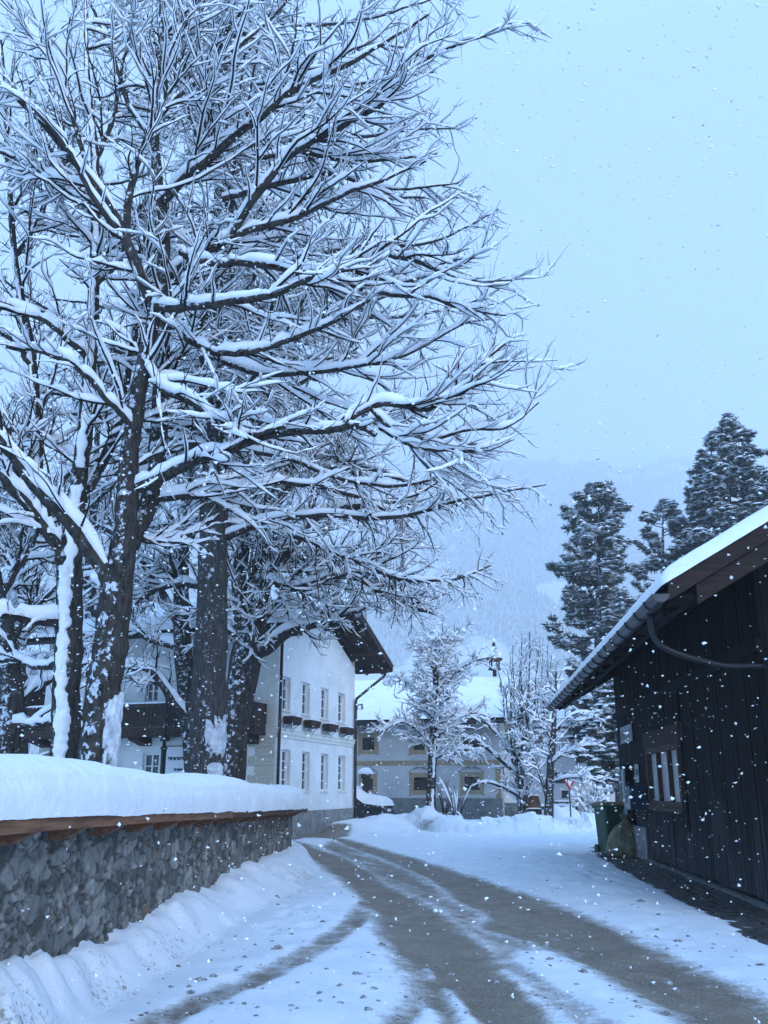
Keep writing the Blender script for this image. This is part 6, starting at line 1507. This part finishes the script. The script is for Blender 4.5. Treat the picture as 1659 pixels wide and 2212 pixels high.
low = batch([limb(l, 16) for l in [[(1126, 1680, 9, Y_), (1080, 1640, 8, Y_ - .5), (1030, 1600, 6, Y_ - 1), (985, 1590, 4, Y_ - 1.2)], [(1122, 1720, 8, Y_), (1085, 1700, 7, Y_ - .6), (1050, 1690, 5, Y_ - 1), (1015, 1700, 3, Y_ - 1.2)], [(1126, 1660, 8, Y_), (1060, 1570, 7, Y_), (1010, 1540, 4, Y_)], [(1128, 1650, 8, Y_), (1170, 1580, 7, Y_), (1205, 1530, 4, Y_)]]])
k3 = grow(*low, 3.5, .15, .98, .5, 1.2, 50, 7, .6, .013, -.1, .3, .14, seed=523); k4 = grow(*k3, 3.5, .1, .98, .25, .7, 48, 5, .7, .012, 0, .3, .14, seed=524)
tree('hornbeam_tree', 'upright many-stemmed bare tree with thin twiggy tops in front of the bell turret house', 'tree', tuple(D(1128, 1775, Y_))[:2] + (0,), [sb, low], [k1, k2, k3, k4], 'bare trees on the square', amt=1.15, k0=6, gap=.25, wide=1.25)
Y_ = 38.0
tr_ = limb([(1186, 1782, 22, Y_), (1187, 1720, 19, Y_), (1190, 1650, 16, Y_), (1196, 1580, 12, Y_), (1200, 1500, 7, Y_), (1202, 1450, 4, Y_)], 20)
ls = batch([limb([(q[0], q[1], q[2] * .62, q[3]) for q in l], 16) for l in [[(1186, 1740, 10, Y_), (1172, 1690, 12, Y_), (1155, 1640, 10, Y_ + .3), (1135, 1600, 6, Y_ + .5), (1120, 1560, 4, Y_ + .6)], [(1190, 1650, 9, Y_), (1230, 1620, 8, Y_ - .4), (1280, 1610, 6, Y_ - .6), (1312, 1615, 3, Y_ - .7)], [(1190, 1690, 8, Y_), (1230, 1680, 7, Y_ - .8), (1270, 1682, 5, Y_ - 1), (1300, 1690, 3, Y_ - 1.1)],
    [(1196, 1580, 8, Y_), (1235, 1545, 6, Y_), (1275, 1540, 5, Y_), (1305, 1560, 3, Y_)], [(1194, 1600, 8, Y_), (1160, 1550, 6, Y_), (1130, 1530, 4, Y_)], [(1198, 1540, 7, Y_), (1235, 1500, 5, Y_ + .3), (1270, 1500, 3, Y_ + .5)]]])
l1 = grow(*ls, 5.0, .15, .98, .5, 1.2, 50, 8, .6, .013, 0, .2, .14, seed=541, rmax=.03); l1b = grow(tr_[0][None], tr_[1][None], 7.0, .4, .98, .7, 1.5, 60, 8, .5, .013, .0, .2, .13, seed=542, rmax=.03)
l1 = (np.vstack([l1[0], l1b[0]]), np.vstack([l1[1], l1b[1]])); l2 = grow(*l1, 4.2, .1, .98, .3, .7, 48, 5, .7, .012, 0, .2, .14, seed=543); l3 = grow(*l2, 3.0, .1, .98, .2, .4, 48, 4, .8, .011, 0, .2, .14, seed=544)
tree('fruit_tree', 'small double-trunked tree with snow-laden arms reaching towards the barn', 'tree', tuple(D(1186, 1782, Y_))[:2] + (0,), [(tr_[0][None], tr_[1][None]), ls], [l1, l2, l3], 'bare trees on the square', amt=1.3, gap=.1, wide=1.25)
# snowed-up shrubs
def shrub(name, label, x, y, Y_, n, hgt, spread, seed, amt=1.5, dens=3., rt=.012):
    b = D(x, y, Y_); r = np.random.default_rng(seed); ps, rs = [], []
    for k in range(n):
        a = r.uniform(0, 2 * np.pi); s_ = r.uniform(.3, 1) * spread; h_ = hgt * r.uniform(.6, 1)
        q = np.array([[b.x, Y_, -.1, .03], [b.x + math.cos(a) * s_ * .4, Y_ + math.sin(a) * s_ * .4, h_ * .5, .022], [b.x + math.cos(a) * s_, Y_ + math.sin(a) * s_, h_, .012]])
        c = cr(q, 12); ps.append(c[:, :3]); rs.append(c[:, 3])
    P, Rr = np.stack(ps), np.stack(rs); l1 = grow(P, Rr, dens, .2, 1, .25, .7, 45, 6, .7, rt, .0, .2, .14, seed=seed + 1); l2 = grow(*l1, dens, .1, 1, .15, .4, 45, 4, .8, rt, 0, .2, .14, seed=seed + 2)
    t = thing(name, label, 'shrub', (b.x, Y_, 0))
    v, f = join([tubes(P, Rr, 5), tubes(*l1, 4), tubes(*l2, 3)]); raw('branches', v, f, M['twig'], t, True)
    v, f = join([snowcaps(P, Rr, amt, 1, wide=1.6), snowcaps(*l1, amt, 2, wide=1.6), snowcaps(*l2, amt, 3, wide=1.6)]); raw('snow', v, f, M['snow_soft'], t, True)
shrub('shrub', 'dense bush buried in snow right of the give way sign', 1272, 1745, 45, 34, 1.7, 1.1, 601, 2.2, 4.)
shrub('shrub', 'sparse shrub with a few thick snowy stems in front of the farmhouse plinth', 988, 1785, Y_ - 1.5, 7, 2.1, 1.3, 611, 2.6, .8)
shrub('shrub', 'thin shrub of bare twigs beside the single round-crowned tree', 962, 1785, Y_ - .5, 6, 2.0, .6, 621, .8, 1.0, .009)

# ---- evergreens beyond the barn
def conifer(name, label, cx, ybase, Y_, outline, kind, seed, n_tuft, tuft, cat='tree', group='evergreens beyond the barn'):
    """outline: (y, half width) in the picture -> real radius by height"""
    r = np.random.default_rng(seed); b = D(cx, ybase, Y_)
    zs_ = np.array([D(cx, y, Y_).z for y, _, _ in outline]); rl_ = np.array([l * Y_ / 1863 for _, l, _ in outline]); rr_ = np.array([q * Y_ / 1863 for _, _, q in outline])
    xs_ = np.array([D(cx, y, Y_).x for y, _, _ in outline]); kz = np.array([D(cx + 1, y, Y_).x - D(cx, y, Y_).x for y, _, _ in outline]) * 1863 / Y_
    o_ = np.argsort(zs_); zs_, rl_, rr_, xs_ = zs_[o_], (rl_ * kz)[o_], (rr_ * kz)[o_], xs_[o_]; top = zs_[-1]
    xc = lambda z: np.interp(z, zs_, xs_)
    t = thing(name, label, cat, (b.x, Y_, 0), group)
    q = MB(); q.tube([(float(xc(0)), Y_, -.2), (float(xc(top * .5)), Y_, top * .5), (float(xc(top)), Y_, top - .2)], [top * .020, top * .012, .03], 8); q.build('trunk', M['bark'], t, True)
    nb_ = n_tuft // 48; ps, rs = [], []
    z = zs_[0] + (top - zs_[0]) * r.random(nb_) ** .9; a = r.uniform(0, 2 * np.pi, nb_)
    wr = (np.cos(a) + 1) / 2; rad = (np.interp(z, zs_, rl_) * (1 - wr) + np.interp(z, zs_, rr_) * wr) * (.66 + .58 * vnoise(a * 1.6, z * .75, seed)) * r.uniform(.8, 1.12, nb_)
    rad = np.maximum(rad, .25)
    K = 7; s = np.linspace(0, 1, K)[None]
    if kind == 'pine': dz = (r.uniform(-.25, .15, (nb_, 1)) * s + .45 * s ** 2) * rad[:, None]
    else: dz = (r.uniform(-.5, -.1, (nb_, 1)) * s + .15 * s ** 2) * rad[:, None]
    P = np.stack([xc(z)[:, None] + np.cos(a)[:, None] * s * rad[:, None], Y_ + np.sin(a)[:, None] * s * rad[:, None], z[:, None] + dz], -1)
    P = wiggle(P, .03, seed); Rr = (.012 + .02 * rad)[:, None] * (1 - .7 * s)
    s2 = grow(P, Rr, 3.0, .25, .98, .35, 1.0, 48, 5, .6, .012, .3 if kind == 'pine' else -.1, .6 if kind == 'pine' else 0, .13, hbias=.0 if kind == 'pine' else .3, seed=seed + 1)
    v, f = join([tubes(P, Rr, 4), tubes(*s2, 3)]); raw('branches', v, f, M['twig'], t, True)
    # tufts of needles at the ends and along the outer halves
    tp, td = [], []
    for (PP, lo, n) in ((P, .45, n_tuft // 3), (s2[0], .35, n_tuft - n_tuft // 3)):
        i = r.integers(0, len(PP), n); u = lo + (1 - lo) * r.random(n) ** .7; f_ = u * (PP.shape[1] - 1); j = np.minimum(f_.astype(int), PP.shape[1] - 2); w = (f_ - j)[:, None]
        tp.append(PP[i, j] * (1 - w) + PP[i, j + 1] * w); td.append(nrm(PP[i, j + 1] - PP[i, j]))
    tp = np.vstack(tp); td = nrm(np.vstack(td) + UPN * (.55 if kind == 'pine' else .05)); n = len(tp); sz = tuft * r.uniform(.7, 1.35, n)
    kn = 13; d = td[:, None] * .75 + r.normal(size=(n, kn, 3)) * .55; d = nrm(d); ln = sz[:, None, None] * r.uniform(.7, 1.1, (n, kn, 1))
    wv = nrm(np.cross(d, r.normal(size=d.shape))) * ln * .13
    V = np.stack([tp[:, None] - wv * .6, tp[:, None] + wv * .6, tp[:, None] + d * ln * .6 + wv, tp[:, None] + d * ln], 2).reshape(-1, 3)
    Fc = (np.arange(n * kn)[:, None] * 4 + np.array([[0, 1, 2, 3]])).reshape(-1, 4)
    raw('crown', V, Fc, M['needle'], t)
    # snow resting on the tufts
    has = r.random(n) < (.80 + .2 * ((tp[:, 2] - zs_[0]) / (top - zs_[0]))) * (1 if kind == 'pine' else 1.0)
    c = tp[has] + td[has] * sz[has, None] * .35 + UPN * sz[has, None] * .16; m_ = len(c)
    el = np.array([[1, 0, -.2], [.5, .87, -.2], [-.5, .87, -.2], [-1, 0, -.2], [-.5, -.87, -.2], [.5, -.87, -.2], [.45, .3, .42], [-.45, .3, .42], [0, -.5, .42]])
    ef = np.array([[0, 1, 6], [1, 7, 6], [1, 2, 7], [2, 3, 7], [3, 8, 7], [3, 4, 8], [4, 5, 8], [5, 6, 8], [5, 0, 6], [6, 7, 8]])
    sc_ = sz[has, None, None] * np.stack([r.uniform(.40, .95, m_), r.uniform(.40, .95, m_), r.uniform(.22, .46, m_)], -1)[:, None]
    V = (c[:, None] + el[None] * sc_ * (1 + .3 * r.normal(size=(m_, 9, 1)))).reshape(-1, 3); Fc = (np.arange(m_)[:, None, None] * 9 + ef[None]).reshape(-1, 3)
    raw('snow', V, Fc, M['snow_soft'], t, True)
conifer('stone_pine', 'tall bushy snow-flecked stone pine standing free left of the barn roof', 1293, 1760, 50,
        [(1052, 8, 10), (1085, 40, 34), (1130, 62, 46), (1180, 64, 58), (1215, 84, 66), (1235, 106, 62), (1275, 78, 60), (1320, 76, 74), (1365, 104, 80), (1410, 70, 84), (1460, 66, 84), (1500, 46, 60), (1560, 60, 62), (1640, 60, 60), (1690, 36, 40)], 'pine', 701, 8200, .34)
conifer('stone_pine', 'slimmer airy stone pine rising between the bushy pine and the tall spruce', 1432, 1740, 54,
        [(1080, 6, 8), (1105, 36, 36), (1150, 44, 42), (1180, 62, 40), (1230, 70, 44), (1260, 66, 50), (1320, 80, 60), (1420, 70, 60)], 'pine', 711, 1900, .34)
conifer('spruce_tree', 'tallest broad spruce at the right, its pointed top well above the barn roof', 1574, 1740, 52,
        [(905, 3, 3), (930, 34, 28), (970, 46, 50), (1010, 68, 70), (1050, 90, 76), (1090, 100, 84), (1140, 108, 92), (1200, 110, 110), (1300, 120, 120)], 'spruce', 721, 10500, .34)
conifer('spruce_tree', 'spruce cut off by the right edge of the picture behind the barn roof', 1668, 1740, 50,
        [(1020, 4, 4), (1050, 30, 30), (1090, 50, 50), (1150, 60, 60), (1250, 70, 70)], 'spruce', 731, 3200, .34)
conifer('spruce_tree', 'low dark evergreen wedged behind the barn corner above the modern house windows', 1330, 1745, 47,
        [(1470, 10, 14), (1510, 44, 40), (1560, 62, 40), (1620, 64, 40), (1680, 50, 40)], 'spruce', 741, 4600, .32)

# ================================================================== the mountain, its forest, the air and the falling snow
def mtn(X, Y):
    top = 1500 + 240 * (fbm(X * .0008 + 5, Y * .0002, 4, 131) - .5)
    z = top * sstep(560, 3700, Y) ** 1.08 + 110 * (fbm(X * .003, Y * .003, 4, 132) - .5) * sstep(560, 1400, Y)
    return z - 4
xs = np.linspace(-3600, 3600, 160); yy = np.linspace(540, 4000, 120); X_, Y__ = np.meshgrid(xs, yy)
V = np.stack([X_, Y__, mtn(X_, Y__)], -1).reshape(-1, 3); i = np.arange(119)[:, None] * 160 + np.arange(159)[None]
o = raw('mountain', V, np.stack([i, i + 1, i + 161, i + 160], -1).reshape(-1, 4), M['snow_soft'], None, True); o['kind'] = 'structure'
r_ = np.random.default_rng(9); n = 52000
fy = 580 + 2100 * r_.random(n) ** 1.15; fx = fy * r_.uniform(-.42, .40, n); keep = fbm(fx * .008, fy * .004, 4, 141) > .34; fx, fy = fx[keep], fy[keep]; n = len(fx)
fz = mtn(fx, fy); hh = r_.uniform(12, 30, n); k_ = 5
a = np.linspace(0, 2 * np.pi, k_, endpoint=False)
tiers = np.array([(.20, .05), (.08, .45), (.14, .42), (.0, 1.0)])
V = np.zeros((n, 4, k_, 3))
for t_, (rw_, hz_) in enumerate(tiers):
    j = 1 + .3 * r_.normal(size=(n, k_))
    V[:, t_, :, 0] = fx[:, None] + np.cos(a) * hh[:, None] * rw_ * j; V[:, t_, :, 1] = fy[:, None] + np.sin(a) * hh[:, None] * rw_ * j; V[:, t_, :, 2] = fz[:, None] + hh[:, None] * hz_
Fc = tube_faces(n, 4, k_)
m, t, b = mat('snowy_forest', (.2, .22, .24), .9, spec=.1)
nn = noise(t, .16, 5, .75); rr_ = ramp(t, nn.outputs[0], [(.38, (.22, .26, .29)), (.60, (.80, .84, .89))]); t.links.new(rr_.outputs[0], b.inputs['Base Color'])
o = raw('mountain_forest', V.reshape(-1, 3), Fc, m, None); o['kind'] = 'stuff'; o['label'] = 'snowy forest fading into cloud on the mountainside'; o['category'] = 'forest'
# haze
M['haze'] = bpy.data.materials.new('haze'); M['haze'].use_nodes = True; t = M['haze'].node_tree; t.nodes.clear()
out = t.nodes.new('ShaderNodeOutputMaterial'); pv = t.nodes.new('ShaderNodeVolumePrincipled'); pv.inputs['Color'].default_value = (1, 1, 1, 1); pv.inputs['Density'].default_value = .00074; pv.inputs['Anisotropy'].default_value = 0
t.links.new(pv.outputs[0], out.inputs['Volume'])
q = MB(); q.box((-5200, -60, -12), (1, 0, 0), 10400, (0, 1, 0), 4600, (0, 0, 1), 1850); o = q.build('haze', M['haze']); o['kind'] = 'stuff'; o['label'] = 'falling-snow haze hanging in the valley air'; o['category'] = 'haze'
# falling snowflakes
r_ = np.random.default_rng(77); n = 24000
pos = np.stack([r_.uniform(-8, 9, n), r_.uniform(1.6, 16, n), r_.uniform(0, 13, n)], -1)
dist = np.linalg.norm(pos - np.array([0, 0, H]), axis=1)
sz = r_.choice([.0065, .010, .014, .020], n, p=[.45, .33, .17, .05]) * r_.uniform(.8, 1.25, n)
sz = np.minimum(sz, .0020 * dist)
octa = np.array([[1, 0, 0], [0, 1, 0], [-1, 0, 0], [0, -1, 0], [0, 0, .7], [0, 0, -.7]])
V = pos[:, None] + octa[None] * sz[:, None, None] * (1 + .45 * r_.normal(size=(n, 6, 1))) + r_.normal(size=(n, 6, 3)) * sz[:, None, None] * .3
# keep flakes out of the barn's inside
ins = (barn_d(pos[:, 0], pos[:, 1]) < .15) & (barn_s(pos[:, 0], pos[:, 1]) > s_near - .2) | (barn_d(pos[:, 0], pos[:, 1]) < OVH + .3) & (pos[:, 2] > gz - .4) & (barn_s(pos[:, 0], pos[:, 1]) > s_near - 1.5)
V = V[~ins]; n = len(V)
o = raw('falling_snow', V.reshape(-1, 3), (np.arange(n)[:, None, None] * 6 + cf[None]).reshape(-1, 3), M['flake'] if 'flake' in M else mat('flake', (.9, .92, .95), .8)[0], None, True); o['kind'] = 'stuff'; o['label'] = 'loose snowflakes falling all through the air'; o['category'] = 'snowflakes'

# ================================================================== light
W = bpy.data.worlds.new("World"); S.world = W; W.use_nodes = True; t = W.node_tree; t.nodes.clear()
out = t.nodes.new('ShaderNodeOutputWorld'); bg = t.nodes.new('ShaderNodeBackground'); sk = t.nodes.new('ShaderNodeTexSky')
sk.sky_type = 'NISHITA'; sk.sun_disc = False; sk.sun_elevation = R(24); sk.sun_rotation = R(150); sk.dust_density = 2; sk.ozone_density = 3; sk.air_density = 1.2
tc = nd(t, 'ShaderNodeTexCoord'); n = nd(t, 'ShaderNodeTexNoise'); n.inputs['Scale'].default_value = 1.9; n.inputs['Detail'].default_value = 4; t.links.new(tc.outputs['Generated'], n.inputs['Vector'])
sz_ = nd(t, 'ShaderNodeSeparateXYZ'); t.links.new(tc.outputs['Generated'], sz_.inputs[0])
vd = nd(t, 'ShaderNodeVectorMath', operation='DOT_PRODUCT'); t.links.new(tc.outputs['Generated'], vd.inputs[0]); vd.inputs[1].default_value = Vector((-.55, .72, .30)).normalized()
cl = ramp(t, mth(t, 'ADD', mth(t, 'ADD', mth(t, 'MULTIPLY', vd.outputs['Value'], .60), .10), mth(t, 'ADD', mth(t, 'MULTIPLY', n.outputs[0], .75), mth(t, 'MULTIPLY', sz_.outputs['Z'], -.30))), [(.46, (1.45, 2.98, 5.6)), (.66, (2.0, 3.65, 6.1)), (.92, (3.1, 4.95, 7.0))])
# an overcast sky is brightest overhead and, here, behind the viewer
zb_ = ramp(t, sz_.outputs['Z'], [(.70, (0, 0, 0)), (.92, (1, 1, 1))]); yb_ = ramp(t, mth(t, 'MULTIPLY', sz_.outputs['Y'], -1.0), [(.0, (0, 0, 0)), (.45, (1, 1, 1))])
gain = mth(t, 'ADD', 1.0, mth(t, 'ADD', mth(t, 'MULTIPLY', zb_.outputs[0], 1.7), mth(t, 'MULTIPLY', yb_.outputs[0], .9)))
gm2 = nd(t, 'ShaderNodeVectorMath', operation='SCALE'); t.links.new(mixc(t, .90, sk.outputs[0], cl.outputs[0]), gm2.inputs[0]); t.links.new(gain, gm2.inputs['Scale'])
t.links.new(gm2.outputs[0], bg.inputs['Color']); bg.inputs['Strength'].default_value = .105
t.links.new(bg.outputs[0], out.inputs['Surface'])
su = bpy.data.lights.new('sun', 'SUN'); su.energy = .5; su.angle = R(40); su.color = (1, .985, .97); so = bpy.data.objects.new('sun', su); C.objects.link(so)
az, el = R(150), R(24); dv = Vector((math.sin(az) * math.cos(el), math.cos(az) * math.cos(el), math.sin(el))); so.rotation_euler = dv.to_track_quat('Z', 'Y').to_euler()
S.view_settings.view_transform = 'Standard'; S.view_settings.look = 'None'; S.view_settings.gamma = 1; S.view_settings.exposure = .76
S.cycles.volume_bounces = 3; S.cycles.max_bounces = 8; S.cycles.diffuse_bounces = 4; S.cycles.use_denoising = True
for o in C.objects:
    if '_w' in o: del o['_w']
